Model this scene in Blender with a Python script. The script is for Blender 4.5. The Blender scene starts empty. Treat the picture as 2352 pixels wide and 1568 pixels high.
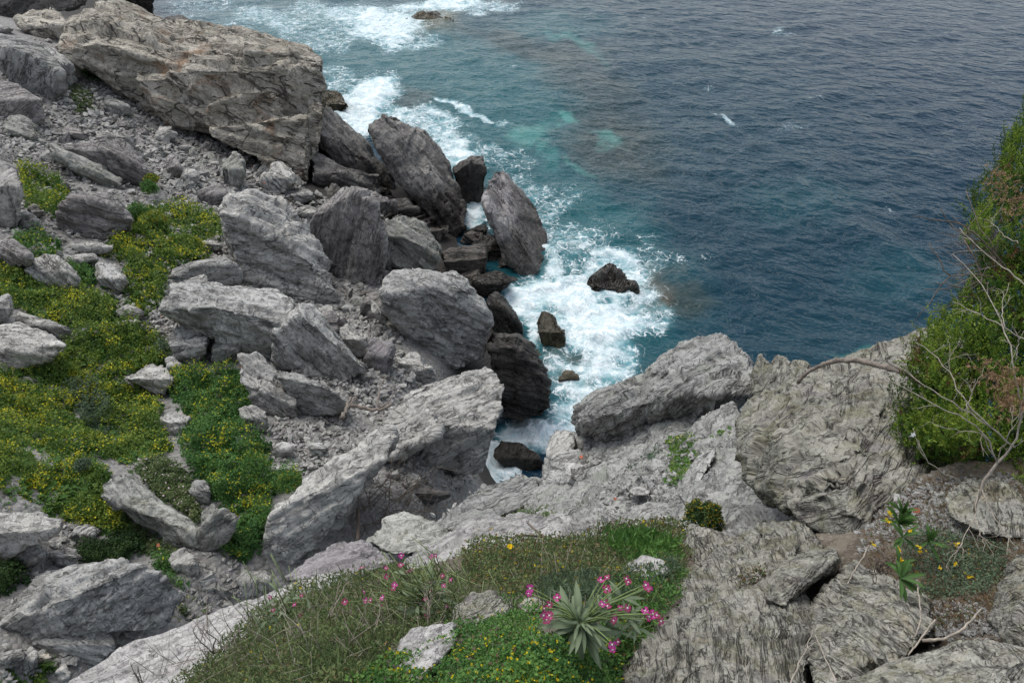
import bpy, bmesh, math, random
import numpy as np
from mathutils import Vector, Matrix

# ------------------------------------------------------------------ camera, world, sun, exposure
scene = bpy.context.scene
COL = scene.collection
CAM_H, PITCH, FPX = 22.0, math.radians(38.0), 1568.0      # metres above the sea; focal length in pixels of a 2352 px wide picture
cam_data = bpy.data.cameras.new('camera')
cam_data.sensor_width = 36.0
cam_data.lens = 24.0
cam_data.clip_start = 0.05
cam_data.clip_end = 9000.0
cam = bpy.data.objects.new('camera', cam_data)
COL.objects.link(cam)
cam.location = (0, 0, CAM_H)
cam.rotation_euler = (math.radians(90.0) - PITCH, 0, 0)
scene.camera = cam

SUN_AZ, SUN_EL = math.atan2(-0.5, 0.6), math.radians(62)  # far left of the picture, high
world = bpy.data.worlds.new('World')
scene.world = world
world.use_nodes = True
wn, wl = world.node_tree.nodes, world.node_tree.links
sky = wn.new('ShaderNodeTexSky')
sky.sky_type = 'NISHITA'
sky.sun_disc = False
sky.sun_elevation = SUN_EL
sky.sun_rotation = SUN_AZ
sky.dust_density = 1.0
sky.air_density = 1.0
hsv = wn.new('ShaderNodeHueSaturation')
hsv.inputs['Saturation'].default_value = 0.40
bg = wn['Background']
bg.inputs['Strength'].default_value = 0.15
wl.new(sky.outputs[0], hsv.inputs['Color'])
wl.new(hsv.outputs[0], bg.inputs['Color'])
sun_data = bpy.data.lights.new('sun', 'SUN')
sun_data.energy = 1.9
sun_data.angle = math.radians(40)
sun_data.color = (1.0, 0.955, 0.885)
sun = bpy.data.objects.new('sun', sun_data)
COL.objects.link(sun)
sd = Vector((math.sin(SUN_AZ) * math.cos(SUN_EL), math.cos(SUN_AZ) * math.cos(SUN_EL), math.sin(SUN_EL)))
sun.rotation_euler = sd.to_track_quat('Z', 'Y').to_euler()
sun.location = (-30, 30, 60)
scene.view_settings.view_transform = 'Standard'
scene.view_settings.look = 'None'
scene.view_settings.gamma = 1.0
scene.view_settings.use_curve_mapping = False
scene.view_settings.exposure = 0.62

# ------------------------------------------------------------------ geometry of the view: pixels of a 2352 x 1568 picture to places
CP, SP = math.cos(PITCH), math.sin(PITCH)
RIGHT, UP, FWD = np.array([1.0, 0, 0]), np.array([0, SP, CP]), np.array([0, CP, -SP])
EYE = np.array([0, 0, CAM_H])
def ray(u, v):
    u, v = np.asarray(u, float), np.asarray(v, float)
    return ((u - 1176) / FPX)[..., None] * RIGHT + ((784 - v) / FPX)[..., None] * UP + FWD
def at(u, v, d):                 # the place d metres in front of the camera
    return EYE + ray(u, v) * np.asarray(d, float)[..., None]
def at_z(u, v, z):               # the place at height z
    r = ray(u, v)
    return EYE + r * ((z - CAM_H) / r[..., 2])[..., None]
def project(P):
    q = P - EYE
    d = q @ FWD
    return 1176 + FPX * (q @ RIGHT) / d, 784 - FPX * (q @ UP) / d, d

# ------------------------------------------------------------------ noise
def hash3(i, j, k, seed=0):
    h = (i.astype(np.int64) * 374761393 + j.astype(np.int64) * 668265263 + k.astype(np.int64) * 2147483647 + seed * 974634533) & 0xffffffff
    h = ((h ^ (h >> 13)) * 1274126177) & 0xffffffff
    h = ((h ^ (h >> 16)) * 2246822519) & 0xffffffff
    h = h ^ (h >> 15)
    return (h & 0xffffff) / float(0x7fffff) - 1.0
def vnoise(p, seed=0):
    f = np.floor(p); t = p - f; t = t * t * t * (t * (t * 6 - 15) + 10)
    i, j, k = f[:, 0], f[:, 1], f[:, 2]
    r = 0
    for a in (0, 1):
        wa = t[:, 0] if a else 1 - t[:, 0]
        for b in (0, 1):
            wb = t[:, 1] if b else 1 - t[:, 1]
            for c in (0, 1):
                wc = t[:, 2] if c else 1 - t[:, 2]
                r = r + wa * wb * wc * hash3(i + a, j + b, k + c, seed)
    return r
ROTM = np.array([[0.0, 0.8, 0.6], [-0.8, 0.36, -0.48], [-0.6, -0.48, 0.64]])
def fbm(p, octv=4, seed=0, gain=0.5, lac=2.03):
    r, a = 0, 1.0
    for o in range(octv):
        r = r + a * vnoise(p, seed + o)
        p = (p @ ROTM) * lac; a *= gain
    return r
def ridged(p, octv=3, seed=0):
    r, a = 0, 1.0
    for o in range(octv):
        r = r + a * (1 - 2 * np.abs(vnoise(p, seed + o)))
        p = (p @ ROTM) * 2.1; a *= 0.5
    return r
def smooth(a, b, x):
    t = np.clip((x - a) / (b - a), 0, 1)
    return t * t * (3 - 2 * t)
rng = np.random.default_rng(7)
random.seed(7)

# ------------------------------------------------------------------ linking and tagging
def tag(o, label=None, cat=None, group=None, kind=None):
    if label: o['label'] = label
    if cat: o['category'] = cat
    if group: o['group'] = group
    if kind: o['kind'] = kind
    return o
def mesh_from(name, V, F, mat=None, smooth_=True):
    me = bpy.data.meshes.new(name)
    V = np.asarray(V, np.float32)
    F = np.asarray(F, np.int32)
    me.vertices.add(len(V)); me.vertices.foreach_set('co', V.ravel())
    n = F.shape[1]
    me.loops.add(F.size); me.loops.foreach_set('vertex_index', F.ravel())
    me.polygons.add(len(F)); me.polygons.foreach_set('loop_start', np.arange(0, F.size, n, dtype=np.int32))
    me.update(calc_edges=True)
    me.polygons.foreach_set('use_smooth', np.full(len(F), smooth_))
    if mat: me.materials.append(mat)
    return me
def link(name, me, parent=None):
    o = bpy.data.objects.new(name, me)
    COL.objects.link(o)
    if parent: o.parent = parent
    return o
def empty(name, loc):
    o = bpy.data.objects.new(name, None)
    o.empty_display_size = 0.1
    COL.objects.link(o)
    o.location = loc
    return o
def set_vec(me, name, A):
    a = me.attributes.new(name, 'FLOAT_VECTOR', 'POINT'); a.data.foreach_set('vector', np.asarray(A, np.float32).ravel())
def set_col(me, name, A):
    A = np.asarray(A, np.float32)
    if A.shape[1] == 3: A = np.concatenate([A, np.ones((len(A), 1), np.float32)], 1)
    a = me.attributes.new(name, 'FLOAT_COLOR', 'POINT'); a.data.foreach_set('color', A.ravel())
def set_f(me, name, A):
    a = me.attributes.new(name, 'FLOAT', 'POINT'); a.data.foreach_set('value', np.asarray(A, np.float32).ravel())
def get_co(me):
    a = np.empty(len(me.vertices) * 3, np.float32); me.vertices.foreach_get('co', a); return a.reshape(-1, 3).astype(float)
def get_no(me):
    a = np.empty(len(me.vertices) * 3, np.float32); me.vertices.foreach_get('normal', a); return a.reshape(-1, 3).astype(float)

# ------------------------------------------------------------------ materials
class NT:
    def __init__(s, name):
        s.m = bpy.data.materials.new(name); s.m.use_nodes = True
        s.n, s.l = s.m.node_tree.nodes, s.m.node_tree.links
        s.out = s.n['Material Output']; s.b = s.n['Principled BSDF']
    def new(s, t, ins=None, **kw):
        x = s.n.new(t)
        for k, v in kw.items(): setattr(x, k, v)
        for k, v in (ins or {}).items():
            if isinstance(v, bpy.types.NodeSocket): s.l.new(v, x.inputs[k])
            else: x.inputs[k].default_value = v
        return x
    def math(s, op, a, b=0.0, c=0.0, clamp=False):
        return s.new('ShaderNodeMath', {0: a, 1: b, 2: c}, operation=op, use_clamp=clamp).outputs[0]
    def mix(s, f, a, b, blend='MIX'):
        x = s.new('ShaderNodeMix', data_type='RGBA', blend_type=blend)
        for i, v in ((0, f), (6, a), (7, b)):
            if isinstance(v, bpy.types.NodeSocket): s.l.new(v, x.inputs[i])
            else: x.inputs[i].default_value = (*v, 1) if isinstance(v, tuple) and len(v) == 3 else v
        return x.outputs[2]
    def ramp(s, f, lo, hi):
        x = s.new('ShaderNodeMapRange', {0: f, 1: lo, 2: hi}, interpolation_type='SMOOTHSTEP')
        return x.outputs[0]
    def noise(s, vec, scale, detail=5, rough=0.55, dist=0.0, out=0):
        return s.new('ShaderNodeTexNoise', {'Vector': vec, 'Scale': scale, 'Detail': detail, 'Roughness': rough, 'Distortion': dist}).outputs[out]
    def vscale(s, vec, sc):
        return s.new('ShaderNodeVectorMath', {0: vec, 1: sc}, operation='MULTIPLY').outputs[0]

def rock_material(name, base, light, dark, tints=(), streak=0.55, rough=0.9, wet=0.0, bump=1.0, crack=0.6, lichen=None, veins=0.0, an=1.0, blocky=1.0, crw=1.0, beds=0.0, stw=1.0, joints=0.0, wp=1.0):
    t = NT(name)
    sc = t.new('ShaderNodeAttribute', attribute_name='sc').outputs['Vector']
    ds = t.new('ShaderNodeAttribute', attribute_name='ds', attribute_type='OBJECT').outputs['Fac']
    big = t.noise(sc, 0.45, 3, 0.6, 0.3)
    med = t.noise(sc, 1.7, 5, 0.6)
    warp = t.new('ShaderNodeVectorMath', {0: t.noise(sc, 0.9, 3, 0.6, out=1), 1: (0.55 * wp, 0.55 * wp, 0.22 * wp)}, operation='MULTIPLY').outputs[0]
    wsc = t.new('ShaderNodeVectorMath', {0: sc, 1: warp}, operation='ADD').outputs[0]
    st = t.noise(t.vscale(wsc, (0.42, 0.42, 0.42 + 2.2 * an)), 1.0, 5, 0.66)
    st2 = t.noise(t.vscale(wsc, (1.5, 1.5, 1.5 + 5.0 * an)), 1.0, 3, 0.66)
    fine = t.noise(sc, 5.5, 3, 0.75)
    e1 = t.noise(t.vscale(wsc, (0.42, 0.42, 2.1)), 1.0, 4, 0.62, 0.4)
    e2 = t.noise(t.vscale(wsc, (1.5, 1.1, 0.45)), 1.0, 4, 0.62, 0.5)
    cm = t.ramp(t.noise(t.vscale(sc, (1.0, 1.0, 1.4)), 0.6, 3, 0.6), 0.46, 0.60)
    def thin(e, w): return t.new('ShaderNodeMapRange', {0: t.math('ABSOLUTE', t.math('SUBTRACT', e, 0.5)), 1: w, 2: 0.0}).outputs[0]
    ck = t.math('MULTIPLY', thin(e1, 0.024 * crw), cm)
    ck2 = t.math('MULTIPLY', thin(e2, 0.016 * crw), t.ramp(med, 0.44, 0.60))
    def facet(scl, nm):
        q = t.vscale(wsc, scl)
        v = t.new('ShaderNodeTexVoronoi', {'Vector': q, 'Scale': 1.0}, feature='F1')
        dv = t.new('ShaderNodeVectorMath', {0: q, 1: v.outputs['Position']}, operation='SUBTRACT').outputs[0]
        rc = t.new('ShaderNodeVectorMath', {0: v.outputs['Color'], 1: (0.5, 0.5, 0.5)}, operation='SUBTRACT').outputs[0]
        dt = t.new('ShaderNodeVectorMath', {0: dv, 1: rc}, operation='DOT_PRODUCT').outputs['Value']
        tone = t.new('ShaderNodeSeparateXYZ', {0: v.outputs['Color']}).outputs['X']
        return t.math('ADD', dt, t.math('MULTIPLY', tone, 0.22)), tone
    fa, ta = facet((0.60, 0.60, 0.6 + 1.0 * an), 'a')
    fb, tb = facet((1.9, 1.9, 1.9 + 3.6 * an), 'b')
    c = t.mix(t.ramp(big, 0.35, 0.66), base, light)
    if beds:
        wb = t.new('ShaderNodeVectorMath', {0: sc, 1: t.vscale(t.noise(sc, 0.35, 2, 0.5, out=1), (0.5, 0.5, 0.22))}, operation='ADD').outputs[0]
        bd = t.noise(t.vscale(wb, (0.10, 0.07, 1.35)), 1.0, 4, 0.72)
        bl = t.math('MULTIPLY', t.new('ShaderNodeMapRange', {0: t.math('PINGPONG', t.math('MULTIPLY', bd, 5.0), 0.5), 1: 0.13, 2: 0.0}).outputs[0], t.ramp(med, 0.30, 0.50))
        c = t.mix(t.math('MULTIPLY', t.ramp(bd, 0.42, 0.60), 0.55), c, light)
        c = t.mix(t.math('MULTIPLY', bl, beds), c, tuple(0.55 * x for x in dark))
    c = t.mix(t.math('MULTIPLY', t.ramp(t.math('ADD', t.math('MULTIPLY', ta, .45), t.math('MULTIPLY', tb, .55)), 0.35, 0.75), 0.34), c, light)
    c = t.mix(t.math('MULTIPLY', t.ramp(t.math('ADD', t.math('MULTIPLY', ta, .3), t.math('MULTIPLY', tb, .7)), 0.42, 0.12), 0.34), c, dark)
    for i, (tc, thr, amt) in enumerate(tints):
        off = t.new('ShaderNodeVectorMath', {0: sc, 1: (13.7 * (i + 1), 5.1 * i, 3.3)}, operation='ADD').outputs[0]
        f = t.math('MULTIPLY', t.ramp(t.noise(off, 0.5, 5, 0.62, 0.4), thr, thr + 0.14), amt)
        c = t.mix(f, c, tc)
    c = t.mix(t.math('MULTIPLY', t.ramp(st, 0.49, 0.40), streak), c, dark)
    c = t.mix(t.math('MULTIPLY', t.ramp(st2, 0.54, 0.64), 0.6), c, light)
    c = t.mix(t.math('MULTIPLY', t.ramp(fine, 0.47, 0.38), 0.55), c, dark)
    if veins:
        vn = t.noise(t.vscale(wsc, (1.3, 1.3, 2.6)), 1.0, 4, 0.6, 0.8)
        f = t.math('MULTIPLY', t.ramp(t.math('ABSOLUTE', t.math('SUBTRACT', vn, 0.5)), 0.012, 0.0), veins)
        c = t.mix(t.math('MULTIPLY', f, t.ramp(big, 0.45, 0.6)), c, (0.55, 0.54, 0.50))
    if lichen:
        c = t.mix(t.math('MULTIPLY', t.ramp(t.noise(sc, 2.6, 6, 0.7), 0.56, 0.66), lichen[1]), c, lichen[0])
    c = t.mix(t.math('MULTIPLY', t.math('MAXIMUM', ck, t.math('MULTIPLY', ck2, 0.2 if joints > .5 else 0.5)), crack), c, tuple(0.4 * x for x in dark))
    if joints:
        jv = t.new('ShaderNodeTexVoronoi', {'Vector': t.vscale(wsc, (0.62, 0.62, 1.9)), 'Scale': 1.0}, feature='DISTANCE_TO_EDGE').outputs['Distance']
        jw = t.math('MULTIPLY', t.ramp(t.noise(sc, 1.1, 4, 0.65), 0.47, 0.62), 0.055)
        jk = t.math('SUBTRACT', 1.0, t.new('ShaderNodeMapRange', {0: jv, 1: 0.0, 2: t.math('ADD', jw, 0.0005)}).outputs[0])
        jk = t.math('MULTIPLY', jk, t.ramp(jw, 0.004, 0.02))
        c = t.mix(t.math('MULTIPLY', jk, joints), c, tuple(0.35 * x for x in dark))
    # every rock a slightly different tone
    rnd = t.new('ShaderNodeObjectInfo').outputs['Random']
    hv = t.new('ShaderNodeHueSaturation', {'Color': c, 'Value': t.new('ShaderNodeMapRange', {0: rnd, 3: 0.86, 4: 1.14}).outputs[0]})
    c = hv.outputs[0]
    # wet and algae-dark near the sea
    geo = t.new('ShaderNodeNewGeometry').outputs['Position']
    z = t.new('ShaderNodeSeparateXYZ', {0: geo}).outputs['Z']
    zz = t.math('ADD', z, t.math('MULTIPLY', t.math('SUBTRACT', big, 0.5), 3.0))
    wf = t.ramp(zz, 3.6, 1.6)
    if wet: wf = t.math('MAXIMUM', wf, t.math('MULTIPLY', t.ramp(med, 0.3, 0.5), wet))
    cw_ = t.mix(1.0, c, (0.26, 0.24, 0.21), 'MULTIPLY')
    c = t.mix(t.math('MULTIPLY', wf, 0.9), c, cw_)
    t.l.new(c, t.b.inputs['Base Color'])
    t.l.new(t.math('SUBTRACT', rough, t.math('MULTIPLY', wf, 0.38)), t.b.inputs['Roughness'])
    t.b.inputs['Specular IOR Level'].default_value = 0.3
    h = t.math('ADD', t.math('MULTIPLY', st, 0.85 * stw), t.math('MULTIPLY', st2, 0.42 * stw))
    h = t.math('ADD', h, t.math('MULTIPLY', med, 0.25))
    h = t.math('ADD', h, t.math('MULTIPLY', fine, 0.22))
    h = t.math('ADD', h, t.math('MULTIPLY', fa, 0.62 * blocky))
    h = t.math('ADD', h, t.math('MULTIPLY', fb, 0.40 * blocky))
    h = t.math('SUBTRACT', h, t.math('MULTIPLY', ck, 0.30))
    h = t.math('SUBTRACT', h, t.math('MULTIPLY', ck2, 0.18))
    if joints: h = t.math('SUBTRACT', h, t.math('MULTIPLY', jk, 0.45 * joints))
    if beds:
        h = t.math('ADD', t.math('MULTIPLY', h, 0.85), t.math('MULTIPLY', t.math('ADD', t.math('SNAP', bd, 0.1), t.math('MULTIPLY', bd, 0.6)), 1.9))
        h = t.math('SUBTRACT', h, t.math('MULTIPLY', bl, 0.35 * beds))
    bp = t.new('ShaderNodeBump', {'Strength': 1.0, 'Distance': t.math('MULTIPLY', ds, 0.30 * bump), 'Height': h})
    t.l.new(bp.outputs[0], t.b.inputs['Normal'])
    return t.m

RUST, GREEN, PURPLE, OLIVE = (0.24, 0.135, 0.07), (0.215, 0.232, 0.185), (0.155, 0.140, 0.143), (0.155, 0.15, 0.09)
MAT = {
 'grey':  rock_material('grey schist', (0.262, 0.260, 0.247), (0.42, 0.417, 0.40), (0.085, 0.083, 0.079), ((GREEN, .55, .35),), veins=.35, an=.65, stw=.8, joints=.4, blocky=1.25, crw=1.3, lichen=((0.36, 0.36, 0.33), .4)),
 'pale':  rock_material('pale schist', (0.325, 0.318, 0.298), (0.47, 0.461, 0.432), (0.11, 0.107, 0.102), ((PURPLE, .6, .35), (GREEN, .58, .3)), streak=.45, an=.85, stw=.75, joints=.4, blocky=1.3, crw=1.2, lichen=((0.46, 0.45, 0.42), .4)),
 'warm':  rock_material('warm headland rock', (0.315, 0.288, 0.238), (0.46, 0.43, 0.37), (0.115, 0.10, 0.082), ((RUST, .555, .8), (GREEN, .55, .4), (PURPLE, .6, .3)), streak=.4, crack=.95, an=.45, blocky=1.3, crw=1.5, joints=.8),
 'dark':  rock_material('dark schist', (0.125, 0.118, 0.112), (0.225, 0.215, 0.20), (0.035, 0.034, 0.033), ((OLIVE, .6, .3),), veins=.25),
 'brown': rock_material('brown purple schist', (0.20, 0.185, 0.178), (0.32, 0.305, 0.29), (0.07, 0.064, 0.062), ((PURPLE, .5, .4), (OLIVE, .6, .3)), streak=.5, beds=.4, joints=.4),
 'green': rock_material('green grey schist', (0.235, 0.238, 0.212), (0.35, 0.35, 0.322), (0.09, 0.089, 0.079), ((OLIVE, .56, .55), (PURPLE, .62, .35)), streak=.55),
 'near':  rock_material('layered cliff schist', (0.178, 0.172, 0.142), (0.305, 0.297, 0.258), (0.05, 0.046, 0.038), ((OLIVE, .49, .7), (PURPLE, .55, .75), ((0.25, 0.205, 0.13), .58, .5), ((0.075, 0.07, 0.072), .60, .6)), streak=.34, crack=.95, an=.6, blocky=1.7, crw=1.5, beds=1.0, stw=.36, joints=.5, wp=.3, lichen=((0.36, 0.36, 0.30), .35)),
 'wet':   rock_material('wet black rock', (0.062, 0.056, 0.048), (0.105, 0.095, 0.082), (0.022, 0.020, 0.018), ((OLIVE, .64, .25),), rough=.62, wet=.35),
 'algae': rock_material('olive sea rock', (0.125, 0.112, 0.068), (0.24, 0.215, 0.14), (0.04, 0.033, 0.024), ((RUST, .58, .4),), rough=.6),
 'pink':  rock_material('pinkish pale schist', (0.270, 0.264, 0.254), (0.40, 0.39, 0.375), (0.105, 0.10, 0.096), ((PURPLE, .55, .45),), streak=.55),
 'shoulder': rock_material('lined pale cliff', (0.195, 0.195, 0.185), (0.315, 0.315, 0.30), (0.065, 0.064, 0.062), ((PURPLE, .58, .4), (GREEN, .52, .5)), streak=.38, an=.6, blocky=1.5, crw=1.3, beds=.9, stw=.45, joints=.5, wp=.35),
 'pinnacle': rock_material('pinnacle schist', (0.195, 0.183, 0.18), (0.33, 0.315, 0.31), (0.065, 0.058, 0.057), ((PURPLE, .56, .4),), streak=.5, an=.7, crack=.9, crw=1.4),
 'purple': rock_material('purple schist', (0.172, 0.160, 0.163), (0.27, 0.255, 0.256), (0.07, 0.064, 0.066), ((GREEN, .6, .3),), streak=.55),
}

# ------------------------------------------------------------------ the slope above the sea: heights through measured points
FCTRL = [(0,1568,11.5),(150,1500,12),(0,1300,13.5),(200,1200,15),(420,1300,14.5),(560,1340,14.8),(0,1000,17.2),(200,950,20),
 (400,1000,19),(550,1150,16.8),(600,1000,18.5),(0,700,22.5),(200,680,25),(350,620,27.5),(480,560,31),(100,450,32),(300,450,34),
 (450,400,40),(600,430,42),(680,480,41),(0,250,40),(150,200,45),(250,230,46),(350,290,46),(450,350,45),(150,100,52),(0,50,56),
 (700,640,32),(800,720,29),(850,800,27),(700,780,25),(750,920,21.5),(900,880,24),(700,1000,19.5),(800,1000,20.5),(900,500,41.5),
 (980,560,42),(850,600,36),(1000,650,37.5),(900,1060,18.5),(780,1190,17),(640,1320,15.3),(1000,1130,18.8),(1060,1090,21.5),
 (930,1180,17.5),(820,1260,16.2),(1030,860,27.5),(1000,760,30),(900,700,30.5),(-300,1000,13),(-300,400,28),(-400,0,46),(-500,1568,9)]
ZC = [(770,265,-.6),(820,300,-.8),(1085,500,-.8),(1150,640,-.8),(1190,760,-.9),(1200,950,-1.0),(1120,1060,-.5),(700,110,-2),(350,50,-.6),
 (480,40,-2),(1000,250,-4),(1400,800,-6),(1400,500,-7),(900,50,-5),(1350,1000,-6),(1700,300,-9),(2000,700,-9),(560,230,1.5),(700,200,-.8),(500,130,1)]
CP3 = np.concatenate([np.array([at(u, v, d) for u, v, d in FCTRL]), np.array([at_z(u, v, z) for u, v, z in ZC]),
                      np.array([[30, 0, -9], [0, 6, -9.], [30, 120, -12], [-10, 140, -10], [-80, 130, 6], [-60, 20, 16], [60, 60, -12]])])
def _tps(r2): return 0.5 * r2 * np.log(r2 + 1e-9)
def _fit(C):
    n = len(C)
    K = _tps(((C[:, None, :2] - C[None, :, :2]) ** 2).sum(-1)) + np.eye(n) * 1.5
    Pm = np.c_[np.ones(n), C[:, :2]]
    A = np.block([[K, Pm], [Pm.T, np.zeros((3, 3))]])
    return np.linalg.solve(A, np.r_[C[:, 2], 0, 0, 0])
_W = _fit(CP3)
def land_h(x, y):
    out = np.empty(len(x))
    for s in range(0, len(x), 20000):
        X = np.c_[x[s:s + 20000], y[s:s + 20000]]
        out[s:s + 20000] = _tps(((X[:, None] - CP3[None, :, :2]) ** 2).sum(-1)) @ _W[:-3] + _W[-3] + X @ _W[-2:]
    return np.clip(out, -14, 30)
GX, GY = np.arange(-70, 50, 0.4), np.arange(-2, 120, 0.4)
gx, gy = np.meshgrid(GX, GY, indexing='ij')
GH = land_h(gx.ravel(), gy.ravel()).reshape(gx.shape)
def land_fast(x, y):
    fx = np.clip((x - GX[0]) / 0.4, 0, len(GX) - 1.001); fy = np.clip((y - GY[0]) / 0.4, 0, len(GY) - 1.001)
    i, j = fx.astype(int), fy.astype(int); a, b = fx - i, fy - j
    return (GH[i, j] * (1 - a) + GH[i + 1, j] * a) * (1 - b) + (GH[i, j + 1] * (1 - a) + GH[i + 1, j + 1] * a) * b
DU, DV = np.arange(-120, 2480, 12.0), np.arange(-60, 1640, 12.0)
du, dv = np.meshgrid(DU, DV, indexing='ij')
_r = ray(du.ravel(), dv.ravel())
_hit = np.full(len(_r), 90.0); _done = np.zeros(len(_r), bool)
for d in np.arange(10.0, 90, 0.25):
    P = EYE + _r * d
    h = np.maximum(land_fast(P[:, 0], P[:, 1]), -0.15)
    new = (~_done) & (P[:, 2] <= h)
    _hit[new] = d; _done |= new
DEPTH = _hit.reshape(du.shape)
def ground_d(u, v):               # how far in front of the camera the slope (or the sea) lies at a pixel
    u, v = np.asarray(u, float), np.asarray(v, float)
    fu = np.clip((u - DU[0]) / 12, 0, len(DU) - 1.001); fv = np.clip((v - DV[0]) / 12, 0, len(DV) - 1.001)
    i, j = fu.astype(int), fv.astype(int); a, b = fu - i, fv - j
    return (DEPTH[i, j] * (1 - a) + DEPTH[i + 1, j] * a) * (1 - b) + (DEPTH[i, j + 1] * (1 - a) + DEPTH[i + 1, j + 1] * a) * b
def in_poly(u, v, poly):
    c = np.zeros(len(u), bool); n = len(poly); j = n - 1
    for i in range(n):
        (xi, yi), (xj, yj) = poly[i], poly[j]
        c ^= ((yi > v) != (yj > v)) & (u < (xj - xi) * (v - yi) / (yj - yi + 1e-9) + xi)
        j = i
    return c
def grid_faces(n, m):
    i, j = np.meshgrid(np.arange(n - 1), np.arange(m - 1), indexing='ij')
    a = (i * m + j).ravel()
    return np.c_[a, a + m, a + m + 1, a + 1]

# soil and rubble slope
def soil_material():
    t = NT('rubble and soil')
    p = t.new('ShaderNodeNewGeometry').outputs['Position']
    n1, n2 = t.noise(p, 0.5, 5, 0.6), t.noise(p, 6.0, 6, 0.7)
    v = t.new('ShaderNodeTexVoronoi', {'Vector': p, 'Scale': 9.0})
    c = t.mix(t.ramp(n1, 0.4, 0.62), (0.085, 0.076, 0.064), (0.135, 0.125, 0.11))
    c = t.mix(t.math('MULTIPLY', t.ramp(n2, 0.42, 0.6), 0.6), c, (0.20, 0.193, 0.182))
    c = t.mix(0.35, c, t.new('ShaderNodeHueSaturation', {'Color': v.outputs['Color'], 'Saturation': 0.05, 'Value': 0.45}).outputs[0])
    z = t.new('ShaderNodeSeparateXYZ', {0: p}).outputs['Z']
    c = t.mix(t.ramp(z, 4.2, 2.2), c, (0.030, 0.027, 0.024))
    t.l.new(c, t.b.inputs['Base Color']); t.b.inputs['Roughness'].default_value = 0.95
    h = t.math('ADD', t.math('MULTIPLY', v.outputs['Distance'], -0.5), t.math('MULTIPLY', n2, 0.5))
    t.l.new(t.new('ShaderNodeBump', {'Strength': 1.0, 'Distance': 0.12, 'Height': h}).outputs[0], t.b.inputs['Normal'])
    return t.m
MAT['soil'] = soil_material()
ang = np.radians(np.linspace(-66, 40, 270)); rad = np.geomspace(7, 150, 330)
aa, rr = np.meshgrid(ang, rad, indexing='ij')
lx, ly = (rr * np.sin(aa)).ravel(), (rr * np.cos(aa)).ravel()
lz = land_h(lx, ly)
q = np.c_[lx, ly, lz]
lz = lz - 0.12 + 0.10 * fbm(q * 0.6, 3, 3) + 0.04 * fbm(q * 3.1, 3, 9)
o = link('slope', mesh_from('slope', np.c_[lx, ly, lz], grid_faces(len(ang), len(rad))[:, ::-1], MAT['soil']))
tag(o, kind='structure')

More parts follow.
